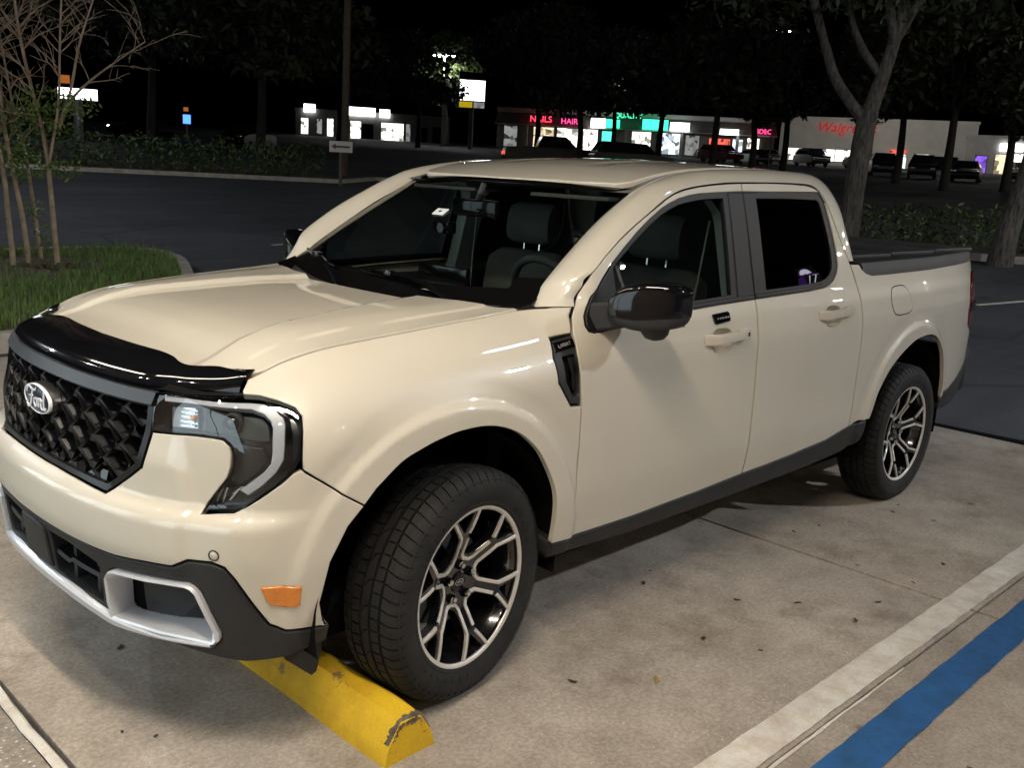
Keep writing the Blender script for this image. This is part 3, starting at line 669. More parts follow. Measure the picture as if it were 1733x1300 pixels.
    d = solid_sheet('hood_deflector', rows, 'gloss_black', TR, .005); 
    # maker's small oval at the deflector's near corner
    V = []; n = 28
    Cc = Vector((-.612, -.640, 1.052))
    for k in range(n):
        a = 2*math.pi*k/n
        for r in (1, .82): V.append((Cc.x+.012*r*math.sin(a), Cc.y+.020*r*math.cos(a), Cc.z))
    m = MB().add(V, [(2*k, 2*k+1, (2*k+3) % (2*n), (2*k+2) % (2*n)) for k in range(n)]); m.box((Cc.x-.003, Cc.y-.012, Cc.z-.001), (Cc.x+.003, Cc.y+.012, Cc.z+.0004)); m.build('maker_mark', 'ford_grey', d)
    # ---- doors
    fd = [(.462, .408), (.458, .64), (.453, .842), (.437, .96), (.431, 1.035), (.436, 1.105), (.454, 1.148), (.487, 1.194), (.517, 1.244), (.545, 1.282), (.62, 1.334), (.705, 1.385), (.80, 1.434), (.886, 1.473), (1.003, 1.525), (1.06, 1.544), (1.12, 1.558), (1.21, 1.571), (1.317, 1.581), (1.40, 1.587), (1.502, 1.592), (1.503, 1.560),
          (1.40, 1.555), (1.30, 1.550), (1.209, 1.545), (1.14, 1.537), (1.073, 1.525), (1.01, 1.507), (.957, 1.488), (.88, 1.452), (.805, 1.411), (.72, 1.358), (.642, 1.306), (.585, 1.258), (.532, 1.207), (.510, 1.175), (.492, 1.145), (.487, 1.118), (.495, 1.102), (.515, 1.096), (.60, 1.103), (.80, 1.121), (1.024, 1.134), (1.25, 1.143), (1.498, 1.150), (1.495, 1.052), (1.496, .936), (1.504, .742), (1.511, .593), (1.514, .432), (1.2, .418), (.8, .406)]
    rd = [(1.520, .433), (1.517, .593), (1.510, .742), (1.502, .936), (1.501, 1.052), (1.504, 1.150), (1.784, 1.157), (1.93, 1.161), (2.064, 1.169), (2.12, 1.179), (2.161, 1.197), (2.195, 1.225), (2.211, 1.257), (2.213, 1.29), (2.207, 1.333), (2.196, 1.39), (2.181, 1.447), (2.168, 1.50), (2.155, 1.54), (2.14, 1.562), (2.113, 1.571), (1.9, 1.566), (1.7, 1.562), (1.508, 1.560), (1.508, 1.592), (1.7, 1.598), (1.9, 1.600), (2.0, 1.598), (2.06, 1.592), (2.10, 1.582), (2.135, 1.562), (2.176, 1.515), (2.215, 1.44), (2.246, 1.383), (2.28, 1.325), (2.316, 1.272), (2.345, 1.21), (2.370, 1.148), (2.385, 1.068), (2.391, .961), (2.391, .851), (2.391, .683), (2.396, .56), (2.398, .502), (2.2, .466), (1.9, .447), (1.7, .438)]
    ell = lambda cx, cz: [(cx+.066*math.copysign(abs(math.cos(a))**.7, math.cos(a)), cz+.043*math.copysign(abs(math.sin(a))**.7, math.sin(a))) for a in np.linspace(0, 2*math.pi, 33)[:-1]]
    CUPS = (ell(1.245, 1.012), ell(2.115, 1.045))
    fdo = both('front_door', fd, SCH, 'paint', sp=.028, holes=[CUPS[0]]); rdo = both('rear_door', rd, SCH, 'paint', sp=.028, holes=[CUPS[1]])
    for cup, drs in zip(CUPS, (fdo, rdo)):
        c = np.mean(cup, 0); rows = []
        for sc_, dp in ((1.06, -.001), (1.0, .002), (.96, .010), (.85, .022), (.6, .030), (.25, .032), (.02, .032)):
            P, N = SCH(c+(np.array(cup)-c)*sc_); rows.append(P-N*dp)
        for s, d_ in ((1, drs[0]), (-1, drs[1])):
            R = [[(p[0], s*p[1], p[2]) for p in r]+[(r[0][0], s*r[0][1], r[0][2])] for r in rows]; V, Fc = loft(R); mesh('handle_cup', V, Fc, 'paint', d_, autosmooth=80)
    # window surrounds and glass
    fo = [(.487, 1.118), (.492, 1.145), (.510, 1.175), (.532, 1.207), (.585, 1.258), (.642, 1.306), (.72, 1.358), (.805, 1.411), (.88, 1.452), (.957, 1.488), (1.01, 1.507), (1.073, 1.525), (1.14, 1.537), (1.209, 1.545), (1.30, 1.550), (1.40, 1.555), (1.503, 1.560), (1.498, 1.150), (1.25, 1.143), (1.024, 1.134), (.80, 1.121), (.60, 1.103), (.515, 1.096), (.495, 1.102)]
    fg = [(.655, 1.150), (.648, 1.297), (.725, 1.345), (.81, 1.397), (.885, 1.438), (.962, 1.474), (1.015, 1.493), (1.077, 1.510), (1.145, 1.521), (1.21, 1.529), (1.30, 1.534), (1.372, 1.537), (1.362, 1.35), (1.350, 1.172), (1.2, 1.166), (1.0, 1.160), (.8, 1.152)]
    ro = [(1.504, 1.150), (1.784, 1.157), (1.93, 1.161), (2.064, 1.169), (2.12, 1.179), (2.161, 1.197), (2.195, 1.225), (2.211, 1.257), (2.213, 1.29), (2.207, 1.333), (2.196, 1.39), (2.181, 1.447), (2.168, 1.50), (2.155, 1.54), (2.14, 1.562), (2.113, 1.571), (1.9, 1.566), (1.7, 1.562), (1.508, 1.560)]
    rg = [(1.598, 1.178), (1.784, 1.182), (1.93, 1.186), (2.05, 1.193), (2.10, 1.202), (2.137, 1.219), (2.163, 1.245), (2.172, 1.272), (2.170, 1.33), (2.158, 1.39), (2.143, 1.447), (2.130, 1.50), (2.118, 1.533), (2.095, 1.543), (1.9, 1.544), (1.7, 1.542), (1.602, 1.540), (1.600, 1.35)]
    for k, (m, _) in enumerate(SIDES):
        fp, rp = fdo[k], rdo[k]
        panel('window_trim', fo, SCH, 'trim_dark', fp, holes=[fg], off=-.006, gap=-.004, mirror=m, sp=.03, bev=.002)
        panel('window_trim', ro, SCH, 'trim_dark', rp, holes=[rg], off=-.006, gap=-.004, mirror=m, sp=.03, bev=.002)
        panel('pillar_cover', [(1.385, 1.150), (1.498, 1.153), (1.502, 1.557), (1.402, 1.553), (1.394, 1.35)], SCH, 'trim_dark', fp, off=-.002, gap=0, mirror=m, bev=.004)
        panel('pillar_cover', [(1.508, 1.153), (1.592, 1.156), (1.596, 1.35), (1.594, 1.558), (1.509, 1.557)], SCH, 'trim_dark', rp, off=-.002, gap=0, mirror=m, bev=.004)
        panel('window_glass', fg, SCH, 'door_glass', fp, off=-.012, gap=-.006, mirror=m, depth=.004, bev=.0, sp=.06)
        panel('window_glass', rg, SCH, 'privacy', rp, off=-.012, gap=-.006, mirror=m, depth=.004, bev=.0, sp=.06)
        panel('belt_seal', [(.62, 1.108), (1.0, 1.137), (1.25, 1.146), (1.497, 1.153), (1.497, 1.168), (1.25, 1.161), (1.0, 1.152), (.63, 1.126)], SCH, 'trim_dark', fp, off=.002, gap=0, mirror=m, bev=.003, depth=.008)
        panel('belt_seal', [(1.505, 1.153), (1.784, 1.160), (1.93, 1.164), (2.064, 1.172), (2.06, 1.187), (1.93, 1.179), (1.784, 1.175), (1.505, 1.168)], SCH, 'trim_dark', rp, off=.002, gap=0, mirror=m, bev=.003, depth=.008)
    # ---- cab frame: A pillar, roof rail, C pillar as one swept pressing
    O = [(.474, -.812, 1.176), (.541, -.827, 1.286), (.705, -.808, 1.389), (.886, -.784, 1.477), (1.003, -.769, 1.529), (1.12, -.759, 1.562), (1.317, -.753, 1.585), (1.506, -.75, 1.596), (1.944, -.748, 1.604), (2.095, -.753, 1.590), (2.180, -.773, 1.520), (2.249, -.812, 1.385), (2.320, -.839, 1.275)]
    I = [(.392, -.722, 1.166), (.49, -.706, 1.262), (.635, -.683, 1.36), (.78, -.663, 1.45), (.90, -.645, 1.51), (1.02, -.622, 1.556), (1.22, -.606, 1.607), (1.48, -.602, 1.633), (1.95, -.60, 1.648), (2.27, -.60, 1.628), (2.335, -.70, 1.53), (2.368, -.745, 1.405), (2.405, -.775, 1.268)]
    K = [(.415, -.80, 1.178), (.50, -.80, 1.295), (.645, -.775, 1.41), (.80, -.75, 1.50), (.915, -.735, 1.557), (1.04, -.72, 1.603), (1.26, -.712, 1.638), (1.49, -.71, 1.656), (1.95, -.708, 1.668), (2.25, -.712, 1.652), (2.345, -.765, 1.545), (2.378, -.812, 1.41), (2.415, -.842, 1.272)]
    O.insert(1, (.511, -.815, 1.236)); I.insert(1, (.442, -.714, 1.216)); K.insert(1, (.456, -.80, 1.238)); O[2] = (.543, -.827, 1.283)
    O_, I_, K_ = crom(O, 7), crom(I, 7), crom(K, 7)
    # seat the outer edge on the side surface
    O_[:, 1] = -Wside(O_[:, 0], O_[:, 2])
    rows = []
    for k in range(13):
        t = k/12; q = (1-t)**2*O_+2*t*(1-t)*K_+t*t*I_; rows.append(q)
    rows = [rows[0]+[0, .018, -.004]]+rows+[rows[-1]+[.0, .03, -.02]]
    for s in (1, -1):
        R = [[(p[0], s*p[1], p[2]) for p in r] for r in rows]; V, Fc = loft(R)
        o = mesh('cab_frame', V, Fc, 'paint', TR, autosmooth=50)
        bm = bmesh.new(); bm.from_mesh(o.data); bmesh.ops.recalc_face_normals(bm, faces=bm.faces[:]); bm.to_mesh(o.data); bm.free()
    # ---- roof and ditch mouldings
    rp = [(.925, 0), (.935, -.2), (.955, -.4), (.985, -.545), (1.03, -.585), (1.2, -.588), (1.6, -.588), (2.25, -.586), (2.34, -.56), (2.37, -.3), (2.375, 0)]
    panel('roof', rp+[(x, -y) for x, y in rp[::-1]][1:-1], RCH, 'paint', TR, sp=.035, bev=.006)
    for s in (1, -1):
        rows = []
        for x in np.linspace(.99, 2.33, 40):
            z = float(_roof(np.array([[x, .59]]))[0][2])-.010-.012*max(0, 1-(x-.99)/.25)
            w = .055*max(0, 1-(x-.99)/.34)
            rows.append([(x, -s*.560, z), (x, -s*.59, z), (x, -s*(.615+w), z-.008*(w > 0)), (x, -s*(.64+w), z-.03)])
        V, Fc = loft(rows); mesh('roof_ditch_moulding', V, Fc, 'gloss_black', TR, autosmooth=40)
    # ---- bedside
    bs = [(2.402, .502), (2.399, .56), (2.396, .683), (2.396, .851), (2.396, .961), (2.390, 1.068), (2.375, 1.148), (2.350, 1.212), (2.326, 1.262), (2.408, 1.258), (2.43, 1.237), (2.47, 1.217), (2.53, 1.205), (2.68, 1.205), (3.2, 1.211), (3.98, 1.224), (4.06, 1.222), (4.085, 1.19), (4.07, 1.172), (3.985, 1.155), (3.915, 1.09), (3.872, .955), (3.905, .868), (4.0, .822), (4.10, .815), (4.10, .70), (4.05, .665), (3.95, .615), (3.85, .575), (3.70, .525), (3.525, .495),
          (3.512, .55), (3.49, .615), (3.455, .69), (3.414, .753), (3.37, .795), (3.324, .828), (3.264, .858), (3.204, .876), (3.14, .884), (3.079, .882), (2.98, .870), (2.881, .836), (2.80, .798), (2.72, .748), (2.66, .69), (2.614, .627), (2.595, .575), (2.580, .517), (2.50, .518)]
    ia = bs.index((3.525, .495)); ib = bs.index((2.580, .517)); bs = bs[:ia]+[(q[0], q[2]) for q in crom([(x, 0, z) for x, z in bs[ia:ib+1]], 4)]+bs[ib+1:]
    bso = both('bedside', bs, SCH, 'paint', sp=.0135)
    fdp = [(2.70, 1.125), (2.725, 1.147), (2.84, 1.152), (2.884, 1.132), (2.921, 1.087), (2.934, 1.037), (2.905, 1.013), (2.859, 1.006), (2.756, 1.005), (2.715, 1.02), (2.690, 1.076)]
    fdp = chaikin(fdp, 1)
    for k, (m, _) in enumerate(SIDES[:1]):
        ring = np.array(fdp); inn = offset_loop(ring, .0045); q1, n1 = SCH(ring); q2, n2 = SCH(inn)
        V, Fc = loft([list(map(tuple, q1+n1*.0006))+[tuple(q1[0]+n1[0]*.0006)], list(map(tuple, q2+n2*.0006))+[tuple(q2[0]+n2[0]*.0006)]]); mesh('fuel_door_seam', V, Fc, 'void', bso[0])
        panel('fuel_door', [tuple(p) for p in inn], SCH, 'paint', bso[0], off=.003, gap=.0, bev=.0025, depth=.004)
    tl = [(4.125, 1.165), (4.07, 1.170), (3.987, 1.152), (3.918, 1.088), (3.876, .955), (3.908, .871), (4.0, .826), (4.125, .820)]
    for k, (m, _) in enumerate(SIDES):
        t = panel('tail_light', tl, SCH, 'red_lens', TR, off=.006, mirror=m, sp=.03, bev=.008, depth=.05)
        panel('black_band', [(4.12, 1.0), (3.90, .995), (3.885, .965), (3.89, .94), (4.12, .94)], SCH, 'gloss_black', t, off=.010, mirror=m, bev=.003)
    # ---- lower cladding, rear bumper corner
    rk = [(.365, .345), (.372, .410), (.458, .404), (.8, .402), (1.2, .414), (1.516, .428), (1.9, .443), (2.2, .462), (2.40, .498), (2.578, .513), (2.585, .45), (2.56, .40), (2.42, .360), (2.1, .340), (1.5, .330), (.8, .325)]
    both('rocker_cladding', rk, SCH, 'trim', off=-.006, sp=.04, bev=.012, depth=.10)
    rb = [(3.525, .492), (3.70, .522), (3.85, .572), (3.95, .612), (4.05, .662), (4.12, .70), (4.13, .50), (4.05, .42), (3.80, .39), (3.60, .40), (3.52, .43)]
    both('rear_bumper_corner', rb, SCH, 'trim', off=.002, sp=.04, bev=.012, depth=.08)
    # tailgate and rear bumper
    m = MB().box((4.075, -.72, .74), (4.125, .72, 1.235), bev=.02); tg = m.build('tailgate', 'paint', TR)
    MB().box((4.12, -.16, 1.05), (4.14, .16, 1.13), bev=.008).build('tailgate_handle', 'gloss_black', tg)
    MB().box((4.06, -.78, .44), (4.17, .78, .71), bev=.03).build('rear_bumper', 'trim', TR)
    # bed rails, tonneau cover
    for s in (1, -1):
        rows = []
        for x in np.linspace(2.44, 4.06, 30):
            zz = 1.207+.017*max(0, (x-2.5)/1.5); yy = float(Wside(np.array([x]), np.array([zz]))[0])
            rows.append([(x, -s*(yy-.004), zz-.012), (x, -s*(yy-.010), zz+.040), (x, -s*(yy-.022), zz+.056), (x, -s*(yy-.10), zz+.058), (x, -s*(yy-.10), zz-.06)])
        V, Fc = loft(rows); mesh('bed_rail_cap', V, Fc+[tuple(range(5)), tuple(len(V)-1-i for i in range(5))], 'trim', TR, autosmooth=35)
    tn = None
    xs_ = [2.44, 2.97, 3.51, 4.05]
    for i in range(3):
        o = MB().box((xs_[i]+.004, -.745, 1.262+.006*i), (xs_[i+1]-.004, .745, 1.288+.006*i), bev=.010).build('tonneau_panel', 'trim', TR)
    MB().box((2.44, -.74, .60), (4.07, .74, .64)).build('bed_floor', 'trim', TR)
    # ---- cab back wall with rear window
    bw = [(2.30, 1.635), (2.345, 1.55), (2.37, 1.42), (2.405, 1.268), (2.41, .60)]
    rows = [[(x+.0, y, z) for y in np.linspace(-.60-.17*min(1, max(0, (1.635-z)/.33)), .60+.17*min(1, max(0, (1.635-z)/.33)), 9)] for x, z in bw]
    V, Fc = loft(rows); bwo = mesh('cab_back', V, Fc, 'trim', TR, autosmooth=30)
    rows = [[(2.352, y, 1.545), (2.378, y, 1.405), (2.407, y, 1.29)] for y in np.linspace(-.6, .6, 7)]
    V, Fc = loft(rows); mesh('rear_window', V, Fc, 'car_glass', bwo)
    # ---- inner structure that keeps light out: firewall, floor, inner sides
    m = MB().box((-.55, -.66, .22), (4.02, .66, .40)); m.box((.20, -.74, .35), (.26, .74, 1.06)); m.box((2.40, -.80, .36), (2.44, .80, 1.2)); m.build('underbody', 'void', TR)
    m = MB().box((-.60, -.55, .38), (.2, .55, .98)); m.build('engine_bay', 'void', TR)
    for s in (1, -1):
        MB().box((.62, s*.80-.01, .36), (2.42, s*.80+.01, 1.09)).build('inner_sill', 'seat_dark', TR)
        # wheel houses
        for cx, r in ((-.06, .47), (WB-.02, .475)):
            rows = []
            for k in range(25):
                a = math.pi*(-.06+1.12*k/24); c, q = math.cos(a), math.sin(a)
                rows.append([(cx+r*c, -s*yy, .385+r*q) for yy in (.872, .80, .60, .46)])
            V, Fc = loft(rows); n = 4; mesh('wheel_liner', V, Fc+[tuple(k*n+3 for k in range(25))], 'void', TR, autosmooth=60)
    return bump, fdo, rdo, bso, f3b
BUMP, FDO, RDO, BSO, FEN = build_body()
# ------------------------------------------------------------------ pickup truck: lamps, grille, trim, glass, cabin, wheels
def on_nose(y, z, off=0.):
    P, N = CCH(np.array([cy2(y, z)])); return Vector(P[0]+N[0]*off), Vector(N[0])
def build_front():
    # ---- grille
    gh = [cy2(-.512, .984), cy2(-.523, .93), cy2(-.521, .885), cy2(-.515, .83), cy2(-.506, .794), cy2(-.461, .757), cy2(-.395, .706), cy2(-.27, .711), cy2(-.13, .713)]
    gp = gh+[(0, .713)]+mirr(gh)[::-1]+[cy2(.30, .990), (0, .992), cy2(-.30, .990)]
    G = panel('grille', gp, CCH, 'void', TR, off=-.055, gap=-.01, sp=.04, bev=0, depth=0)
    # faceted pocket shared by all cells: local x along the bar, y up, z out of the nose
    a, b = .0590, .0495; V = []; Fc = []
    dia = [(-a, 0, .003), (0, -b, -.006), (a, 0, .003), (0, b, -.006)]
    hexo = [(-a*.80, 0, -.002), (-a*.40, -b*.58, -.009), (a*.40, -b*.58, -.009), (a*.80, 0, -.002), (a*.40, b*.58, -.009), (-a*.40, b*.58, -.009)]
    hexi = [(x*.72, y*.78, -.050) for x, y, z in hexo]
    V = dia+hexo+hexi
    Fc = [(0, 1, 5, 4), (1, 6, 5), (1, 2, 7, 6), (2, 3, 8, 7), (3, 9, 8), (3, 0, 4, 9)]+[(4+i, 4+(i+1) % 6, 10+(i+1) % 6, 10+i) for i in range(6)]+[(10, 11, 12, 13, 14, 15)]
    # small tab inside each pocket
    t0 = len(V); V += [(-.004, -.010, -.046), (.016, -.010, -.046), (.016, -.004, -.046), (-.004, -.004, -.046), (-.004, -.012, -.020), (.014, -.012, -.020), (.014, -.006, -.018), (-.004, -.006, -.018)]
    Fc += [(t0, t0+1, t0+5, t0+4), (t0+1, t0+2, t0+6, t0+5), (t0+2, t0+3, t0+7, t0+6), (t0+3, t0, t0+4, t0+7), (t0+4, t0+5, t0+6, t0+7)]
    cell = bpy.data.meshes.new('grille_cell'); cell.from_pydata(V, [], Fc); cell.update(); cell.materials.append(M['grille'])
    bm = bmesh.new(); bm.from_mesh(cell); bmesh.ops.recalc_face_normals(bm, faces=bm.faces[:]); bm.to_mesh(cell); bm.free()
    outline = np.array(gp)
    for r in range(-1, 7):
        for k in range(-6, 7):
            y = (k+(.5 if r % 2 else 0))*.118; z = .937-r*.0495
            if abs(y) > .54 or z < .70 or z > .975: continue
            u = cy2(y, z); pin = inpoly(np.array([u]), outline)[0]; de = edge_dist(np.array([u]), outline)[0]
            if not pin or de < .012 or (abs(y) < .03 and .86 < z < .9): continue
            p, n = on_nose(y, z, -.004); o = bpy.data.objects.new('grille_cell', cell); link(o, G)
            m = frame(p, (-n.y, n.x, 0), (0, 0, 1)); q = min(1, (de+.012)/.055); o.matrix_world = m @ Matrix.Diagonal((q, q, 1, 1))
    # surround: top bar and rim
    top = [cy2(y, .992-.004*abs(y)) for y in np.linspace(-.52, .52, 25)]; bot = [cy2(y, .958-.004*abs(y)) for y in np.linspace(-.52, .52, 25)]
    rows = []
    for (t, bq) in zip(top, bot):
        p, n = [q[0] for q in CCH(np.array([t]))]; p2, n2 = [q[0] for q in CCH(np.array([bq]))]
        rows.append([tuple(p-n*.05+[0, 0, .004]), tuple(p-n*.004+[0, 0, .001]), tuple(p+n*.010-[0, 0, .006]), tuple(p2+n2*.010), tuple(p2+n2*.002-[0, 0, .006]), tuple(p2-n2*.03-[0, 0, .008])])
    V, Fc = loft(rows); mesh('grille_top_bar', V, Fc, 'grille_top', G, autosmooth=25)
    rim = np.array(resample(gh+[(0, .713)]+mirr(gh)[::-1], .02, closed=False)); inn = offset_loop(np.array(resample(gp, .02)), .016)
    rows = []
    L = np.array(resample(gp, .02)); inn = offset_loop(L, .014); q0, n0 = CCH(L); q1, n1 = CCH(inn)
    for i in range(len(L)): rows.append([tuple(q0[i]-n0[i]*.03), tuple(q0[i]+n0[i]*.001), tuple(q1[i]+n1[i]*.004), tuple(q1[i]-n1[i]*.05)])
    rows.append(rows[0]); V, Fc = loft(rows); mesh('grille_rim', V, Fc, 'grille', G, autosmooth=30)
    # lower glossy bar inside the grille
    rows = []
    for y in np.linspace(-.36, .36, 25):
        p, n = on_nose(y, .748); p2, n2 = on_nose(y, .722); rows.append([tuple(p-n*.05), tuple(p-n*.016), tuple(p2-n2*.010), tuple(p2-n2*.05)])
    V, Fc = loft(rows); mesh('grille_lower_bar', V, Fc, 'gloss_black', G, autosmooth=30)
    # ---- oval badge
    p, n = on_nose(0, .879, .010); A, Bh = .095, .0400; fm = frame(p, (0, -1, 0), Vector((0, 0, 1)))
    B = empty('oval_badge'); B.parent = TR; B.matrix_world = fm
    bpy.data.objects.remove(B, do_unlink=True)
    m = MB(); n_ = 56
    ring = lambda s, z: [(A*s*math.cos(2*math.pi*k/n_), Bh*s*math.sin(2*math.pi*k/n_), z) for k in range(n_)]
    V, Fc = loft([r+[r[0]] for r in (ring(1.12, -.05), ring(1.12, -.004), ring(1.04, .006))]); m.add([fm @ Vector(v) for v in V], Fc); hs = m.build('badge_housing', 'grille', TR)
    V = [fm @ Vector(v) for v in ring(1.0, .012)+ring(.985, .0125)+ring(.0, .0145)[:1]]; Fc = [(k, (k+1) % n_, n_+(k+1) % n_, n_+k) for k in range(n_)]+[(n_+k, n_+(k+1) % n_, 2*n_) for k in range(n_)]
    oval = mesh('oval_badge', V, Fc, 'badge_blue', hs)
    V, Fc = loft([r+[r[0]] for r in (ring(1.04, .006), ring(1.03, .0145), ring(.985, .0155), ring(.965, .0130))]); mesh('badge_rim', [fm @ Vector(v) for v in V], Fc, 'white', hs)
    # script letters as ribbons
    m = MB()
    def stroke(pts, w0=.034, w1=None, taper=False):
        P = crom([(q[0], q[1], 0) for q in pts], 6); nP = len(P); rows = []
        for i in range(nP):
            t = P[min(i+1, nP-1)]-P[max(i-1, 0)]; t = t/max(np.linalg.norm(t), 1e-9); s = np.array([-t[1], t[0], 0])*w0*(.55+.45*math.sin(math.pi*(i+.6)/(nP+.2)) if taper else 1)/2
            c = np.array([P[i][0], P[i][1], 0])
            rows.append([(c-s)*[.152, .118, 0]+[0, 0, .0140], (c-s*.8)*[.152, .118, 0]+[0, 0, .0165], (c+s*.8)*[.152, .118, 0]+[0, 0, .0165], (c+s)*[.152, .118, 0]+[0, 0, .0140]])
        V, Fc = loft([[tuple(v) for v in r] for r in rows]); m.add([fm @ Vector(v) for v in V], Fc)
    stroke([(-.47, .08), (-.43, .19), (-.33, .24), (-.2, .19), (-.06, .20), (.03, .28)], .06, taper=True); stroke([(-.17, .19), (-.22, .05), (-.27, -.12), (-.34, -.25), (-.43, -.28), (-.48, -.2), (-.44, -.13)], .055); stroke([(-.36, .0), (-.26, .03), (-.13, .04)], .04, taper=True)
    stroke([(-.03, .02), (-.1, -.02), (-.12, -.12), (-.06, -.2), (.01, -.16), (.03, -.06), (-.02, .01), (.03, .0), (.08, .02)], .045)
    stroke([(.09, .04), (.11, -.05), (.09, -.2)], .05); stroke([(.10, -.08), (.15, .02), (.21, .03), (.22, -.03)], .045)
    stroke([(.35, -.01), (.27, .01), (.22, -.08), (.24, -.18), (.31, -.2), (.36, -.1)], .045); stroke([(.40, .26), (.375, .1), (.355, -.08), (.37, -.19), (.43, -.18), (.47, -.11)], .05)
    m.build('badge_lettering', 'white', oval)
    # ---- headlights
    hl3 = [(-.785, -.506, .978), (-.776, -.520, .986), (-.724, -.623, .997), (-.641, -.708, 1.001), (-.611, -.736, .999), (-.58, -.772, .989), (-.552, -.804, .975), (-.546, -.823, .957), (-.555, -.841, .921), (-.567, -.855, .854), (-.581, -.85, .826), (-.604, -.838, .802), (-.637, -.814, .770), (-.675, -.775, .732), (-.693, -.752, .719), (-.739, -.681, .709), (-.729, -.692, .727), (-.713, -.718, .768), (-.70, -.738, .80), (-.693, -.746, .83), (-.691, -.746, .863), (-.694, -.74, .885), (-.704, -.722, .899), (-.72, -.696, .90), (-.745, -.648, .90), (-.797, -.523, .889)]
    hl = [c2(p) for p in hl3]
    hbez = [(.515, .974), (.54, .986), (.642, .994), (.771, .998), (.81, .995), (.843, .979), (.866, .955), (.872, .92), (.874, .85), (.86, .812), (.825, .772), (.775, .738), (.735, .722), (.690, .716)]
    do = [(.542, .985), (.642, .989), (.771, .991), (.802, .989), (.83, .975), (.848, .957), (.853, .939), (.853, .89), (.851, .853), (.835, .82), (.805, .785), (.772, .757)]
    di = [(.547, .971), (.645, .977), (.774, .977), (.804, .966), (.82, .950), (.826, .932), (.826, .90), (.826, .869), (.823, .842), (.805, .816), (.781, .795), (.752, .768)]
    for m_, _ in SIDES:
        H = panel('headlight', hl, CCH, 'lamp_black', TR, off=-.045, gap=-.004, sp=.03, bev=0, depth=0, mirror=m_)
        sd = 1 if m_ is None else -1
        # side walls of the lamp tub
        L = np.array(resample(hl, .02)); q, n = CCH(L); rows = [[(p[0]-k[0]*.001, sd*(p[1]-k[1]*.001), p[2]), (p[0]-k[0]*.05, sd*(p[1]-k[1]*.05), p[2])] for p, k in zip(q, n)]; rows.append(rows[0]); V, Fc = loft(rows); mesh('lamp_tub', V, Fc, 'lamp_black', H)
        panel('lens', hl, CCH, 'lens', H, off=.0005, gap=.0015, sp=.025, bev=.003, depth=.004, mirror=m_)
        panel('light_guide', do+di[::-1], CCH, 'drl', H, off=-.010, gap=0, sp=.02, bev=.002, depth=.02, mirror=m_)
        # smoked outer border of the lens
        panel('smoked_border', do[3:]+[(.765, .748), (.79, .752), (.825, .777), (.858, .814), (.872, .85), (.871, .92), (.864, .954), (.842, .977), (.81, .993)], CCH, 'gloss_black', H, off=-.006, gap=.001, sp=.03, bev=.001, depth=.01, mirror=m_)
        panel('reflector', [(.548, .962), (.629, .969), (.634, .906), (.552, .900)], CCH, 'reflector', H, off=-.035, gap=0, sp=.02, bev=.004, depth=.01, mirror=m_)
        for k in range(5): panel('reflector_fin', [(.588, .964-.012*k), (.628, .966-.012*k), (.628, .961-.012*k), (.588, .959-.012*k)], CCH, 'chrome', H, off=-.026+.002*(k % 2), gap=0, sp=.02, bev=.001, depth=.006, mirror=m_)
        panel('turn_bulb', [(.615, .944), (.628, .946), (.629, .932), (.616, .930)], CCH, 'amber', H, off=-.02, gap=0, sp=.02, bev=.004, depth=.012, mirror=m_)
        panel('lamp_shelf', [(.65, .972), (.80, .968), (.815, .95), (.82, .90), (.80, .895), (.65, .905)], CCH, 'dash', H, off=-.034, gap=0, sp=.03, bev=.004, depth=.01, mirror=m_)
        p, n = [q[0] for q in CCH(np.array([(.729, .942)]))]; c = p-n*.026; fr_ = frame((c[0], c[1], c[2]), (-n[1], n[0], 0), (0, 0, 1)); mm = MB()
        for r0, r1, z0, z1 in ((.020, .017, .0, .010),):
            mm.lathe([(r0+.006, -.015), (r0+.006, .008), (r0, .010), (r0, .002)], 24, 'z')
        mb2 = MB().lathe([(.0001, .012), (.008, .011), (.014, .007), (.0195, -.002)], 24, 'z')
        for mbq, nm, mt in ((mm, 'projector_ring', 'trim'), (mb2, 'projector_lens', 'car_glass')):
            mbq.v = [tuple(Vector(((fr_ @ Vector(v)).x, sd*(fr_ @ Vector(v)).y, (fr_ @ Vector(v)).z))) for v in mbq.v]; mbq.build(nm, mt, H, smooth=True)
        for k, (u0, z0, u1, z1) in enumerate(((.708, .775, .690, .728), (.716, .768, .704, .728), (.745, .768, .722, .735), (.758, .775, .728, .752))):
            panel('light_blade', [(u0-.002, z0), (u0+.003, z0), (u1+.003, z1), (u1-.002, z1)], CCH, 'drl' if k in (0, 2) else 'chrome', H, off=-.022, gap=0, sp=.02, bev=.001, depth=.02, mirror=m_)
        panel('inner_panel', [(.70, .885), (.80, .880), (.815, .845), (.78, .805), (.745, .775), (.71, .79), (.70, .83)], CCH, 'lamp_black', H, off=-.03, gap=0, sp=.03, bev=.004, depth=.01, mirror=m_)
    # filler strip above grille and lamps, below the deflector
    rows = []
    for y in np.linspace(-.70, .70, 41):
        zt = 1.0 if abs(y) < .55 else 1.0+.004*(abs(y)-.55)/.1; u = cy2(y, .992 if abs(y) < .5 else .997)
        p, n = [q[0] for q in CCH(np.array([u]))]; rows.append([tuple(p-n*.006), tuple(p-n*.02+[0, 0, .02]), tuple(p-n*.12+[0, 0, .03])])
    V, Fc = loft(rows); mesh('hood_gap_filler', V, Fc, 'void', TR)
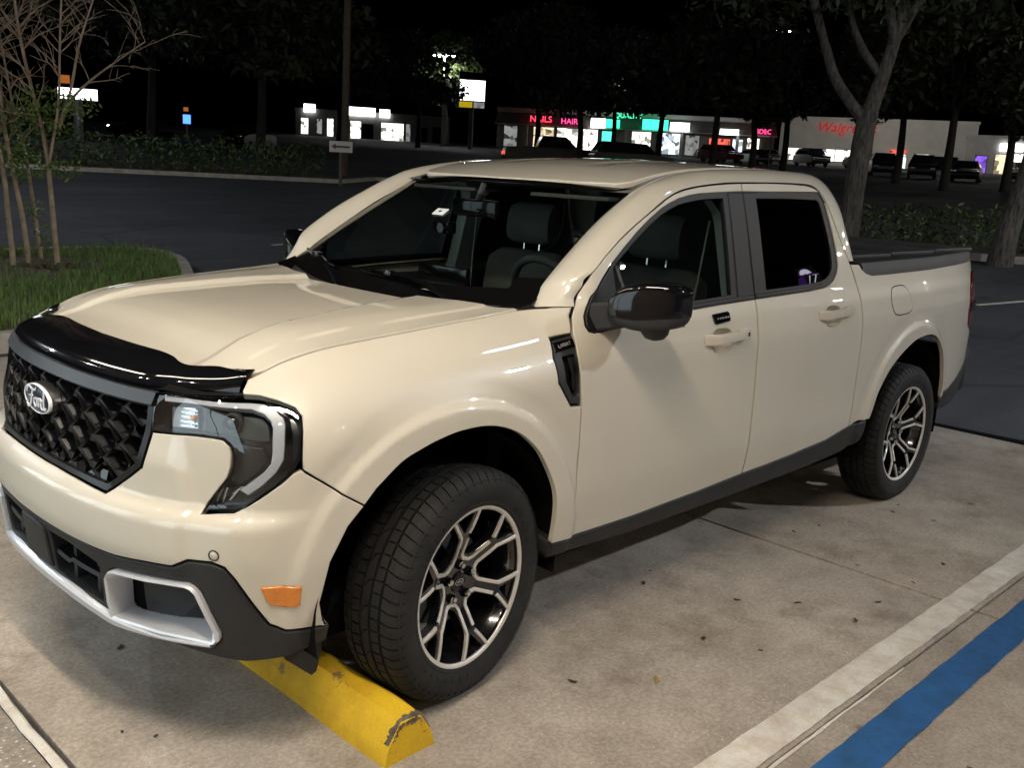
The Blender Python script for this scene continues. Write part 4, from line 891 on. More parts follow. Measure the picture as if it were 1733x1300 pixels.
    # ---- lower bumper trim with intakes
    low = [cy2(-.13, .544), cy2(-.30, .542), cy2(-.459, .542), cy2(-.568, .553), cy2(-.646, .558), cy2(-.681, .580), cy2(-.738, .584)]+[c2(p) for p in ((-.724, -.757, .572), (-.703, -.773, .541), (-.651, -.80, .446), (-.625, -.806, .408), (-.582, -.815, .388), (-.462, -.84, .374), (-.464, -.83, .322), (-.57, -.80, .300), (-.665, -.76, .296), (-.72, -.69, .305))]
    lowb = [cy2(-.55, .322), cy2(-.36, .318), cy2(-.16, .335)]
    poly = low+lowb+[(0, .340)]+mirr(lowb)[::-1]+mirr(low)[::-1]+[(0, .544)]
    intR = [cy2(-.105, .512), cy2(-.23, .512), cy2(-.362, .488), cy2(-.352, .372), cy2(-.23, .378), cy2(-.105, .392)]
    bez = [(.386, .470), (.402, .490), (.424, .500), (.53, .509), (.640, .518), (.655, .513), (.668, .499), (.690, .441), (.712, .388), (.712, .366), (.700, .352), (.56, .350), (.42, .344), (.392, .344), (.384, .395)]
    fogi = [(.410, .440), (.413, .449), (.423, .454), (.513, .466), (.619, .478), (.636, .473), (.648, .463), (.667, .421), (.679, .394), (.677, .387), (.669, .383), (.552, .363), (.436, .347), (.410, .350), (.402, .363)]
    LT = panel('lower_bumper', poly, CCH, 'trim', TR, holes=[intR, mirr(intR)[::-1], bez, mirr(bez)[::-1]], sp=.03, bev=.006, depth=.05, off=.001)
    # recessed intake boxes, slats
    for s in (1, -1):
        L = [(u*s, v) for u, v in intR]; panel('intake_back', L, CCH, 'void', LT, off=-.09, gap=-.02, sp=.05, bev=0, depth=0)
        for zc in (.450,):
            rows = []
            for y in np.linspace(-.10, -.365, 14):
                zz = zc-.018*(1-math.exp(-((abs(y)-.10)/.09)))+(.012 if abs(y) > .2 else 0); p, n = on_nose(s*y, zz); rows.append([tuple(p-n*.05+Vector((0, 0, .006))), tuple(p-n*.012+Vector((0, 0, .007))), tuple(p-n*.008-Vector((0, 0, .004))), tuple(p-n*.05-Vector((0, 0, .010)))])
            V, Fc = loft(rows); mesh('intake_slat', V, Fc, 'grille', LT, autosmooth=30)
        for y in (-.17, -.30):
            p, n = on_nose(s*y, .44); MB().box((p.x+.03, p.y-.012, .38), (p.x+.06, p.y+.012, .51), bev=.003).build('intake_strut', 'trim', LT)
    # central plate block
    u = [cy2(-.088, .523), cy2(-.092, .40), (0, .392), cy2(.092, .40), cy2(.088, .523), (0, .527)]
    panel('plate_block', u, CCH, 'trim', LT, off=.010, gap=0, sp=.04, bev=.006, depth=.02)
    # silver skid lip and fog bezels
    rows = []
    for y in np.linspace(-.715, .715, 71):
        t = min(1, abs(y)/.40); z0 = .384-.034*t**2; z1 = .357-.028*t**2+.022*max(0, abs(y)-.40)/.32
        if abs(y) > .40: z0 = max(z0, z1+.008)
        p, n = on_nose(y, z0); q, k = on_nose(y, z1)
        rows.append([tuple(p-n*.02+Vector((0, 0, .002))), tuple(p+n*.012+Vector((0, 0, .001))), tuple(p+n*.018-Vector((0, 0, .005))), tuple(q+k*.019), tuple(q+k*.013-Vector((0, 0, .006))), tuple(q-k*.04-Vector((0, 0, .012)))])
    V, Fc = loft(rows); SK = mesh('skid_trim', V, Fc, 'silver', TR, autosmooth=40)
    for m_, _ in SIDES:
        sd = 1 if m_ is None else -1
        bz = np.array(bez); q0, n0 = CCH(bz); inn = offset_loop(bz, .010); q1, n1 = CCH(inn); q2, n2 = CCH(np.array(fogi))
        R = [[tuple(p) for p in q0-n0*.02], [tuple(p) for p in q0+n0*.010], [tuple(p) for p in (q0*.5+q1*.5)+n1*.017], [tuple(p) for p in q1+n1*.012], [tuple(p) for p in q2-n2*.055]]
        R = [[(p[0], sd*p[1], p[2]) for p in r]+[(r[0][0], sd*r[0][1], r[0][2])] for r in R]; V, Fc = loft(R); fb = mesh('fog_bezel', V, Fc, 'silver', SK, autosmooth=28)
        panel('fog_mesh_backing', fogi, CCH, 'void', fb, off=-.062, gap=-.004, bev=0, depth=0, mirror=m_)
        mb = MB(); P_ = np.array(fogi)
        # lattice bars clipped to the opening
        for sg in (1, -1):
            for c in np.arange(-.3, 1.2, .0165):
                pts = []
                for t in np.linspace(0, 1, 60):
                    uu = .455+.245*t; vv = .385+(uu-.455)*sg*1.15+c*.35-(.05 if sg > 0 else -.03)
                    pts.append((uu, vv))
                pts = np.array(pts); ins = inpoly(pts, P_)
                if ins.sum() < 2: continue
                seg = pts[ins]; q, n = CCH(np.array([seg[0], seg[len(seg)//2], seg[-1]])); q = q-n*.054
                mb.tube([(p[0], sd*p[1], p[2]) for p in q], .0017, 4)
        mb.build('fog_mesh', 'grille_top', fb)
        # marker lamp, sensor, flap
        panel('side_marker', [c2(p) for p in ((-.651, -.808, .524), (-.60, -.83, .523), (-.549, -.838, .519), (-.547, -.827, .464), (-.565, -.826, .461), (-.622, -.812, .469), (-.634, -.81, .482))], CCH, 'amber', BUMP, off=.006, gap=0, sp=.02, bev=.004, depth=.01, mirror=m_)
        p, n = on_nose(-.745, .607, .001); fr_ = frame(p, (-n.y, n.x, 0), (0, 0, 1)); mb = MB().lathe([(.0150, 0), (.0146, .0008), (.0118, .0008), (.0115, -.001)], 24, 'z'); mb.v = [((fr_ @ Vector(v)).x, sd*(fr_ @ Vector(v)).y, (fr_ @ Vector(v)).z) for v in mb.v]; mb.build('sensor_ring', 'grille_top', BUMP, smooth=True)
        mb = MB().lathe([(.0110, -.0006), (.0100, .0003), (.0001, .0005)], 24, 'z'); mb.v = [((fr_ @ Vector(v)).x, sd*(fr_ @ Vector(v)).y, (fr_ @ Vector(v)).z) for v in mb.v]; mb.build('parking_sensor', 'paint', BUMP, smooth=True)
        fl = [(-.585, .30), (-.575, .285), (-.52, .235), (-.497, .215), (-.482, .222), (-.470, .275), (-.462, .365)]
        V = [(x+dy*.3, sd*(-.800+dy-.01*(x+.58)/.1), z) for dy in (0, .022) for x, z in fl]; n = len(fl)
        o = mesh('air_flap', V, [tuple(range(n)), tuple(range(2*n-1, n-1, -1))]+[(i, n+i, n+(i+1) % n, (i+1) % n) for i in range(n)], 'trim', TR, smooth=False)
    # underside valance
    rows = [[tuple(on_nose(y, .305, -.02)[0]), tuple(on_nose(y, .275, -.06)[0]), tuple(on_nose(y, .25, -.22)[0])] for y in np.linspace(-.70, .70, 31)]
    V, Fc = loft(rows); mesh('lower_valance', V, Fc, 'trim', TR, autosmooth=40)
build_front()

def build_glass_cabin():
    # windscreen grid
    nu, nv = 40, 26
    def ws(t, v):
        bx, by, bz = .262+.142*t*t, .728*t, 1.128+.044*t*t; tx, ty, tz_ = .922+.092*t*t, .628*t, 1.560-.012*t*t
        bl = .028*math.sin(math.pi*v)*(1-.4*t*t)
        return Vector((bx+(tx-bx)*v-bl*.5, by+(ty-by)*v, bz+(tz_-bz)*v+bl*.85))
    grid = [[ws(-1+2*i/nu, j/nv) for i in range(nu+1)] for j in range(nv+1)]
    V = [p for r in grid for p in r]; gl, bo = [], []
    for j in range(nv):
        for i in range(nu):
            f = (j*(nu+1)+i, j*(nu+1)+i+1, (j+1)*(nu+1)+i+1, (j+1)*(nu+1)+i)
            (bo if (j < 3 or j >= nv-1 or i < 1 or i >= nu-1 or (j < 5 and (i < 4 or i >= nu-4))) else gl).append(f)
    W = mesh('windscreen', V, gl, 'windscreen', TR); bm = bmesh.new(); bm.from_mesh(W.data); bmesh.ops.delete(bm, geom=[v for v in bm.verts if not v.link_faces], context='VERTS'); bm.to_mesh(W.data); bm.free()
    B = mesh('windscreen_border', V, bo, 'frit', W); bm = bmesh.new(); bm.from_mesh(B.data); bmesh.ops.delete(bm, geom=[v for v in bm.verts if not v.link_faces], context='VERTS'); bm.to_mesh(B.data); bm.free()
    # cowl under the hood's rear edge
    rows = []
    for t in np.linspace(-1, 1, 31):
        p = ws(t, .0); rows.append([(p.x-.10, p.y, p.z-.028), (p.x-.02, p.y, p.z-.006), (p.x+.02, p.y, p.z+.004)])
    V, Fc = loft(rows); mesh('cowl', V, Fc, 'trim', TR)
    for s in (-1, 1):   # cowl corner caps
        pts = [(.33, s*.715, 1.164), (.385, s*.722, 1.176), (.42, s*.712, 1.192), (.40, s*.665, 1.178), (.33, s*.60, 1.152), (.27, s*.60, 1.143)]
        V = [Vector(p) for p in pts]+[Vector(p)-Vector((0, 0, .02)) for p in pts]; n = len(pts)
        mesh('cowl_corner', V, [tuple(range(n)), tuple(range(2*n-1, n-1, -1))]+[(i, n+i, n+(i+1) % n, (i+1) % n) for i in range(n)], 'frit', TR, smooth=False)
    # wipers
    for (t0, t1, tp) in ((.16, -.36, -.62), (.90, .42, .20)):
        wp = tag_part = None
        nrm = Vector((-.5, 0, .85)); blade = [ws(t0+(t1-t0)*k/10, .115-.02*k/10)+nrm*.014 for k in range(11)]
        m = MB(); m.tube(blade, [.006]*11, 6); m.tube([b+nrm*.012 for b in blade[2:9]], .0045, 6)
        o = m.build('wiper_blade', 'gloss_black', TR)
        arm = [blade[5]+nrm*.016, blade[5]*.6+ws(tp, .0)*.4+nrm*.035, ws(tp, -.02)+nrm*.012]
        m = MB(); m.tube([Vector(p) for p in crom([tuple(a) for a in arm], 6)], [.007]*6+[.008]*6+[.011], 6); m.box(tuple(blade[5]+nrm*.016-Vector((.014, .02, .008))), tuple(blade[5]+nrm*.016+Vector((.014, .02, .010))), bev=.004); m.build('wiper_arm', 'gloss_black', o)
    # ---- cabin
    m = MB()
    rows = []
    for y in np.linspace(-.74, .74, 31):
        e = .03*(abs(y)/.74)**4
        rows.append([(.30, y, 1.085), (.40+e, y, 1.118), (.55, y, 1.132), (.72, y, 1.135+(.018 if -.55 < y < -.18 else 0)), (.80, y, 1.115), (.83, y, 1.06), (.80, y, .85), (.78, y, .6)])
    V, Fc = loft(rows); D = mesh('dashboard', V, Fc, 'dash', TR, autosmooth=40)
    MB().box((.735, -.02, 1.06), (.765, .28, 1.20), bev=.01).build('centre_screen', 'frit', D)
    # steering wheel
    st = MB(); c = Vector((.86, -.37, 1.115)); ax = Vector((.88, 0, .47)).normalized(); u = Vector((0, 1, 0)); w = ax.cross(u); R_ = .182
    ring = [c+(u*math.cos(a)+w*math.sin(a))*R_ for a in np.linspace(0, 2*math.pi, 41)]; st.tube(ring, .0155, 10, caps=False)
    for a in (0, math.pi, -math.pi/2): st.tube([c-ax*.01, c+(u*math.cos(a)+w*math.sin(a))*R_*.97], [.028, .013], 8)
    so = st.build('steering_wheel', 'seat_dark', TR, smooth=True)
    hb = MB().lathe([(.0001, .03), (.05, .026), (.062, .01), (.062, -.02)], 24, 'z'); fm = frame(c, u, w); hb.v = [fm @ Vector((v[0], v[1], -v[2])) for v in hb.v]; hb.build('wheel_hub', 'trim_light', so, smooth=True)
    # seats
    def seat(y, x=1.36):
        def slab(name, prof_, y0, y1, mat, par, r=.05):
            # prof_: side outline in (x, z); rounded across
            rows = []
            for k in range(9):
                f = -1+2*k/8; sc_ = (1-abs(f)**4)**.25*.12+.88 if abs(f) < 1 else .86; cx = np.mean([p[0] for p in prof_]); cz = np.mean([p[1] for p in prof_])
                rows.append([(cx+(px-cx)*sc_, (y0+y1)/2+f*(y1-y0)/2, cz+(pz-cz)*sc_) for px, pz in prof_])
            V, Fc = loft([r+[r[0]] for r in rows]); n = len(prof_)+1
            return mesh(name, V, Fc+[tuple(range(n-1)), tuple(len(V)-2-i for i in range(n-1))], mat, par, autosmooth=60)
        bk = slab('seat_back', chaikin([(x-.02, .62), (x+.06, .95), (x+.10, 1.20), (x+.14, 1.235), (x+.20, 1.21), (x+.17, .95), (x+.10, .60)], 2), y-.25, y+.25, 'seat', TR)
        slab('headrest', chaikin([(x+.105, 1.26), (x+.10, 1.36), (x+.125, 1.44), (x+.17, 1.455), (x+.20, 1.42), (x+.20, 1.30), (x+.17, 1.255)], 2), y-.135, y+.135, 'seat', bk)
        slab('seat_cushion', chaikin([(x-.50, .62), (x-.50, .72), (x-.3, .74), (x+.05, .70), (x+.08, .60), (x-.3, .55)], 2), y-.26, y+.26, 'seat', bk)
        m = MB()
        for q in (-.05, .05): m.tube([(x+.15, y+q, 1.20), (x+.155, y+q, 1.28)], .006, 6)
        m.build('headrest_post', 'chrome', bk)
    seat(-.37); seat(.37)
    rows = [[(2.12, y, .60), (2.18, y, .95), (2.25, y, 1.22), (2.29, y, 1.25)] for y in np.linspace(-.66, .66, 9)]; V, Fc = loft(rows); mesh('rear_bench_back', V, Fc, 'seat_dark', TR)
    for s in (-1, 1):
        rows = []
        for z in np.linspace(1.02, 1.56, 14):
            yy = float(Wside(np.array([1.45]), np.array([z]))[0])-.045; dx = .02*(z-1.1)-.10*sst(1.45, 1.58, z)
            rows.append([(1.385+dx, s*(yy+.005), z), (1.40+dx, s*(yy-.045), z), (1.50+dx, s*(yy-.05), z), (1.55, s*(yy+.005), z)])
        V, Fc = loft(rows); mesh('pillar_trim', V, Fc, 'trim_light', TR, autosmooth=40)
        MB().tube([(1.43, s*.67, 1.44), (1.40, s*.66, 1.2), (1.36, s*.64, .9)], .004, 6).build('seat_belt', 'trim_light', TR)
        # pale lining behind the windscreen pillar
        A = crom([(.49, .690, 1.245), (.635, .668, 1.343), (.78, .648, 1.432), (.90, .630, 1.495), (1.0, .60, 1.53)], 5); Q = crom([(.60, .78, 1.27), (.72, .77, 1.36), (.88, .75, 1.455), (1.0, .735, 1.505), (1.12, .70, 1.545)], 5)
        rows = [[(a[0], s*a[1], a[2]), ((a[0]+q[0])/2+.02, s*((a[1]+q[1])/2-.03), (a[2]+q[2])/2-.02), (q[0], s*(q[1]-.01), q[2])] for a, q in zip(A, Q)]; V, Fc = loft(rows); mesh('windscreen_pillar_lining', V, Fc, 'trim_light', TR)
    rows = [[(.96, y, 1.535), (1.1, y, 1.575), (1.6, y, 1.62), (2.28, y, 1.60)] for y in np.linspace(-.68, .68, 7)]; V, Fc = loft(rows); mesh('headliner', V, Fc, 'seat', TR)
    for y in (-.36, .36): MB().box((.93, y-.20, 1.50), (1.08, y+.20, 1.515), bev=.006, M4=Matrix.Translation((0, 0, 0))).build('sun_visor', 'seat', TR)
    # interior mirror and dash camera
    o = MB().box((.775, -.125, 1.405), (.81, .125, 1.475), bev=.012).build('interior_mirror', 'gloss_black', TR); MB().tube([(.80, 0, 1.47), (.83, 0, 1.535)], .012, 8).build('mirror_stem', 'trim', o)
    o = MB().box((.655, .01, 1.335), (.705, .10, 1.385), bev=.012).build('dash_camera', 'gloss_black', TR)
    MB().tube([(.655, .035, 1.36), (.638, .035, 1.36)], [.021, .019], 16).build('camera_lens', 'frit', o)
    MB().tube([(.68, .055, 1.385), (.66, .055, 1.41), (.655, .055, 1.425)], .008, 8).build('camera_mount', 'trim', o)
    m = MB(); fm = frame((.655, .055, 1.421), (0, 1, 0), (.8, 0, .55)); m.box((-.032, -.020, -.002), (.032, .020, .002), bev=.0015, M4=fm); m.build('camera_pad', 'white', o)
build_glass_cabin()

def build_side_bits():
    for k, (m_, _) in enumerate(SIDES):
        sd = 1 if m_ is None else -1
        def mir(V): return [(v[0], sd*v[1], v[2]) for v in V]
        # ---- door mirror
        sail = [(.497, 1.104), (.515, 1.098), (.60, 1.105), (.652, 1.112), (.652, 1.20), (.648, 1.312), (.585, 1.262), (.532, 1.211), (.512, 1.178), (.494, 1.147), (.489, 1.12)]
        S_ = panel('mirror_sail', sail, SCH, 'trim_dark', FDO[k], off=.004, gap=0, sp=.03, bev=.006, depth=.012, mirror=m_)
        MR = mesh('mirror_arm', mir([]), [], 'trim', FDO[k]) if False else None
        m = MB()
        rows = []
        for t in np.linspace(0, 1, 7):
            c = Vector((.560+.045*t, -.862-.085*t, 1.143+.016*t)); hx, hz = .052-.006*t, .048-.006*t
            rows.append([(c.x+hx*a, c.y, c.z+hz*b) for a, b in ((-1, -.8), (-.8, -1), (.8, -1), (1, -.8), (1, .8), (.8, 1), (-.8, 1), (-1, .8))])
        V, Fc = loft([mir(r)+[mir(r)[0]] for r in rows]); arm = mesh('mirror_arm', V, Fc, 'trim', FDO[k], autosmooth=30)
        # head: rounded block swept back towards its outer end
        def head(lo, hi, sc_=1.0):
            nu, nv = 48, 24; rows = []
            for j in range(nv+1):
                ph = -math.pi/2+math.pi*(lo+(hi-lo)*j/nv); r = []
                for i in range(nu+1):
                    th = 2*math.pi*i/nu; sg = lambda v, e: math.copysign(abs(v)**e, v)
                    cx = sg(math.cos(ph), .38)*sg(math.cos(th), .5); cy_ = sg(math.cos(ph), .38)*sg(math.sin(th), .42); cz = sg(math.sin(ph), .55)
                    yy = cy_*.106; zz = cz*.079*(1-.20*max(0, -cy_)*(cz > 0)); xx = cx*.066*(1-.35*max(0, -cy_)*(cx < 0))
                    zz *= (1-.42*max(0, cy_)**1.5); xx += -.42*yy; zz += .16*max(0, -yy)-.10*max(0, yy)
                    r.append((.618+xx*sc_, -1.018+yy*sc_, 1.194+zz*sc_))
                rows.append(mir(r))
            return loft(rows)
        V, Fc = head(.40, 1.0, 1.01); mesh('mirror_cap', V, Fc, 'gloss_black', arm, autosmooth=60)
        V, Fc = head(0, .42, 1.0); mesh('mirror_housing', V, Fc, 'trim', arm, autosmooth=60)
        # lamp pod under the head, mirror glass on its rear face
        m = MB(); rows = []
        for t, s_ in ((0, 1), (.5, .92), (.85, .65), (1, .2)): rows.append([(.650+.045*s_*math.cos(a), -1.020+.05*s_*math.sin(a), 1.127-.045*t) for a in np.linspace(0, 2*math.pi, 21)])
        V, Fc = loft([mir(r) for r in rows]); mesh('mirror_pod', V, Fc, 'trim', arm, autosmooth=60)
        MB().box((.700, sd*-1.02-.075, 1.13), (.709, sd*-1.02+.075, 1.25), bev=.004).build('mirror_glass', 'chrome', arm)
        # ---- handles
        for cx, cz, par in ((1.262, 1.020, FDO[k]), (2.125, 1.053, RDO[k])):
            P, N = SCH(np.array([(cx, cz)])); c = Vector(P[0]); n = Vector(N[0]); fm = frame(c+n*.026, (1, 0, .03), (0, 0, 1))
            m = MB(); rows = []
            for t in np.linspace(-1, 1, 17):
                x = t*.134; h = .0205+.004*abs(t)**3-(.004 if abs(t) > .99 else 0); d_ = -.026*sst(.62, .95, abs(t)); w_ = .011
                rows.append([(x, -h*.8, d_-w_), (x, -h, d_-w_*.3), (x, -h*.7, d_+w_*.8), (x, 0, d_+w_), (x, h*.7, d_+w_*.8), (x, h, d_-w_*.3), (x, h*.8, d_-w_)])
            V, Fc = loft([r+[r[0]] for r in rows]); V = [fm @ Vector(v) for v in V]; h_ = mesh('door_handle', mir(V), Fc+[tuple(range(7)), tuple(len(V)-2-i for i in range(7))], 'paint', par, autosmooth=40)
            m = MB(); m.box((.092, -.022, -.028), (.138, .024, .004), bev=.006, M4=fm); m.v = mir(m.v); m.build('handle_cap', 'paint', h_)
            if sd == 1 and cx < 1.5:
                m = MB(); m.box((.112, -.006, .0035), (.121, .010, .006), bev=.002, M4=fm); m.build('lock_cover', 'void', h_)
        # ---- keypad (driver's side only)
        if sd == 1:
            kp = [(1.184, 1.108), (1.188, 1.112), (1.286, 1.117), (1.294, 1.112), (1.299, 1.085), (1.295, 1.080), (1.206, 1.073), (1.198, 1.077)]
            K = panel('door_keypad', kp, SCH, 'gloss_black', FDO[k], off=.008, gap=0, sp=.02, bev=.004, depth=.012)
            P, N = SCH(np.array([(1.244, 1.095)])); fm = frame(Vector(P[0])+Vector(N[0])*.0088, (1, 0, .045), Vector((0, 0, 1))); text_mesh('1·2  3·4  5·6  7·8  9·0', .0095, .0002, 'white', 'keypad_numbers', K, fm)
        # ---- fender vent
        vp = [(.353, 1.083), (.430, 1.096), (.434, 1.065), (.436, .987), (.447, .876), (.400, .878), (.339, .958), (.334, 1.031)]
        VN = panel('fender_vent', vp, CCH if False else SCH, 'trim', FEN[k], off=-.003, gap=.001, sp=.02, bev=.004, depth=.03, mirror=m_, holes=[[(.370, 1.032), (.424, 1.038), (.428, .985), (.432, .905), (.412, .900), (.376, .955)]])
        panel('vent_recess', [(.366, 1.036), (.428, 1.042), (.432, .985), (.438, .90), (.410, .894), (.370, .953)], SCH, 'void', VN, off=-.028, gap=0, sp=.03, bev=0, depth=0, mirror=m_)
        panel('vent_blade', [(.400, 1.03), (.420, 1.035), (.428, .93), (.418, .915)], SCH, 'grille', VN, off=-.014, gap=0, sp=.03, bev=.003, depth=.01, mirror=m_)
        panel('vent_name_plate', [(.346, 1.073), (.428, 1.085), (.431, 1.058), (.346, 1.045)], SCH, 'gloss_black', VN, off=.0005, gap=0, sp=.02, bev=.002, depth=.005, mirror=m_)
        if True:
            P, N = SCH(np.array([(.388, 1.0655)])); fm = frame(Vector((P[0][0], sd*P[0][1], P[0][2]))+Vector((N[0][0], sd*N[0][1], N[0][2]))*.0012, (sd*1, 0, .14*sd), Vector((0, sd*-.0, 1)))
            zf = Vector((N[0][0], sd*N[0][1], N[0][2])); xa = Vector((sd*1, 0, sd*.14)); xa = (xa-zf*xa.dot(zf)).normalized(); ya = zf.cross(xa); fm = Matrix((xa, ya, zf)).transposed().to_4x4(); fm.translation = Vector((P[0][0], sd*P[0][1], P[0][2]))+zf*.0032
            text_mesh('LARIAT', .0165, .0004, 'mark_grey', 'vent_lettering', VN, fm, xs=.98)
build_side_bits()

# ------------------------------------------------------------------ wheels
RO = .2525
def build_wheel():
    W = empty('wheel'); W.parent = TR
    # tyre: outer side towards -y
    h = .1125; prof_ = []
    side = [(.236, -.080), (.243, -.096), (.252, -.100), (.262, -.102), (.275, -.108), (.295, -.1125), (.315, -.1115), (.332, -.106), (.345, -.097), (.353, -.088)]
    tread = [(.3565, -.082), (.3585, -.072), (.360, -.060), (.3605, -.0592), (.3505, -.0588), (.3505, -.0502), (.3612, -.0498), (.3618, -.035), (.362, -.0222), (.3505, -.0218), (.3505, -.0132), (.3622, -.0128), (.3624, 0)]
    left = side+tread; full = left+[(r, -y) for r, y in left[::-1]][1:]
    nb = 62; ph = [0., .16, .165, .58, .995]; n = len(full); V = []; cols = []
    for k in range(nb):
        for j, q in enumerate((0., .002/.106, .155, .157)): cols.append((k, j, (k+q)/nb))
    seg = len(cols)
    for (k, j, q) in cols:
        slot = j in (1, 2)
        for i, (r, y) in enumerate(full):
            ii = min(i, n-1-i); rr = r; a = 2*math.pi*q
            if ii >= len(side)-3:
                a += .022*math.sin(y*42)+(math.pi/nb if y > 0 else 0)
                if ii <= len(side)+2 and slot: rr = r-.0075
                elif len(side)+6 <= ii <= len(side)+8 and slot: rr = r-.0055
                elif ii >= len(side)+11 and slot and k % 2 == 0: rr = r-.0045
            V.append((rr*math.cos(a), y, rr*math.sin(a)))
    Fc = [(k*n+i, k*n+i+1, ((k+1) % seg)*n+i+1, ((k+1) % seg)*n+i) for k in range(seg) for i in range(n-1)]
    ty = mesh('tyre', V, Fc, 'tyre', W, autosmooth=32)
    # raised ring and bar marks on the sidewall
    m = MB().lathe([(.3335, -.1062), (.3345, -.1072), (.337, -.1058), (.338, -.1040)], 96, 'y'); m.lathe([(.2585, -.1020), (.260, -.1036), (.2625, -.1036), (.264, -.1026)], 96, 'y')
    for k in range(46):
        a = 2*math.pi*k/46
        if (k//7) % 2: continue
        m.tube([(.272*math.cos(a), -.1076, .272*math.sin(a)), (.290*math.cos(a), -.1125, .290*math.sin(a))], .0016, 4)
    m.build('sidewall_marks', 'tyre', ty, smooth=True)
    # rim barrel
    m = MB().lathe([(.2535, -.088), (.2545, -.096), (.2500, -.0985), (.2460, -.0965), (.2400, -.088), (.225, -.06), (.215, .0), (.218, .06), (.245, .095)], 72, 'y'); rim = m.build('rim', 'rim_black', W, smooth=True)
    dep = spl([(0, .052), (.05, .050), (.08, .046), (.12, .030), (.16, .014), (.20, .004), (.235, -.001), (.26, -.002)])   # how far the face dishes inward
    yf = lambda r: -.093+dep(r)
    # window outlines: six U-shaped and six outer triangles
    hw = .0705
    def U(off):
        # closed outline of a window, shrunk by off
        w = hw-off; r_out = .236; ze = math.sqrt(max(r_out**2-w*w, 0)); e = .030-off*.6
        top = [(r_out*math.cos(t), r_out*math.sin(t)) for t in np.linspace(math.asin(w/r_out), -math.asin(w/r_out), 9)]
        return top+[(.150, -w), (.085+off, -e), (.078+off, -e*.4), (.078+off, e*.4), (.085+off, e), (.150, w)]
    holes = []; base = RAD(8.5)
    for k in range(6): holes.append(rot2(U(.0095), base+k*math.pi/3))
    for k in range(6):
        c = base+(k+.5)*math.pi/3; a0 = RAD(9.2); holes.append(rot2([(.234*math.cos(t), .234*math.sin(t)) for t in np.linspace(-a0, a0, 6)]+[(.176, .003), (.176, -.003)], c))
    def fchart(uv):
        def f(q):
            r = np.hypot(q[:, 0], q[:, 1]); return np.stack([q[:, 0], yf(r), q[:, 1]], 1)
        return numn(f, np.asarray(uv, float), lambda P: np.tile([0, -1., 0], (len(P), 1)))
    circ = [(.2405*math.cos(t), .2405*math.sin(t)) for t in np.linspace(0, 2*math.pi, 97)[:-1]]
    panel('spoke_casting', circ, fchart, 'rim_black', rim, holes=holes, off=-.002, gap=0, sp=.018, bev=.003, depth=.030)
    # machined outer ring
    m = MB().lathe([(.2382, -.086), (.2386, -.0946), (.2402, -.0965), (.2500, -.0995), (.2530, -.0990), (.2546, -.0960)], 96, 'y'); m.build('machined_lip', 'alloy', rim, smooth=True)
    # machined strips along the U windows: three unbroken, three broken
    def strip(pts, w=.0056):
        P = resample(pts, .008, closed=False); rows = []; nP = len(P)
        for i in range(nP):
            t = P[min(i+1, nP-1)]-P[max(i-1, 0)]; t /= max(np.linalg.norm(t), 1e-9); s = np.array([-t[1], t[0]])
            row = []
            for d, lift in ((-w, -.006), (-w, .0012), (-w*.8, .0022), (w*.8, .0022), (w, .0012), (w, -.006)):
                q = P[i]+s*d; row.append((q[0], yf(math.hypot(*q))-lift, q[1]))
            rows.append(row)
        V, Fc = loft(rows); return V, Fc+[tuple(range(6)), tuple(len(V)-1-i for i in range(6))]
    w = hw-.004; r1 = .240; xo = math.sqrt(r1*r1-w*w); e = .029
    for k in range(6):
        a = base+k*math.pi/3
        if k % 2 == 0: segs = [[(xo, w), (.150, w), (.083, e), (.073, e*.45), (.073, -e*.45), (.083, -e), (.150, -w), (xo, -w)]]
        else: segs = [[(xo, w), (.155, w)], [(.139, w*.90), (.083, e), (.073, e*.45), (.073, -e*.45), (.083, -e), (.139, -w*.90)], [(.155, -w), (xo, -w)]]
        for s_ in segs:
            V, Fc = strip(rot2(s_, a)); mesh('machined_strip', V, Fc, 'alloy', rim, autosmooth=25)
    # hub, lug nuts, cap
    m = MB().lathe([(.0001, -.046), (.028, -.0455), (.033, -.043), (.036, -.038)], 40, 'y'); m.build('hub_cap', 'gloss_black', rim, smooth=True)
    m = MB(); n_ = 24
    ring = lambda s, y: [(.020*s*math.cos(2*math.pi*k/n_), y, .0095*s*math.sin(2*math.pi*k/n_)) for k in range(n_)]
    V, Fc = loft([r+[r[0]] for r in (ring(1, -.0468), ring(.82, -.0468))]); m.add(V, Fc); m.tube([(-.009, -.0469, -.001), (0, -.0469, .002), (.010, -.0469, -.001)], .0012, 4); m.build('cap_emblem', 'mark_grey', rim)
    for k in range(5):
        a = RAD(90)+k*2*math.pi/5; c = (.056*math.cos(a), 0, .056*math.sin(a))
        MB().lathe([(.0145, -.036), (.0145, -.0485)], 16, 'y', c=c).build('lug_recess', 'void', rim)
        MB().lathe([(.0115, -.04), (.0112, -.056), (.0085, -.061), (.0001, -.063)], 6, 'y', c=c).build('lug_nut', 'chrome', rim)
    m = MB().lathe([(.150, .006), (.150, .028), (.06, .028), (.06, .006)], 48, 'y', closed=True); br = m.build('brake_disc', 'brake', W)
    m = MB()
    rows = []
    for t in np.linspace(RAD(150), RAD(215), 9): rows.append([(r*math.cos(t), y, r*math.sin(t)) for r, y in ((.110, -.012), (.165, -.018), (.172, .03), (.11, .03))])
    V, Fc = loft([r+[r[0]] for r in rows]); m.add(V, Fc+[(0, 1, 2, 3), tuple(len(V)-2-i for i in range(4))]); m.build('brake_caliper', 'brake', W)
    return W
W0 = build_wheel()
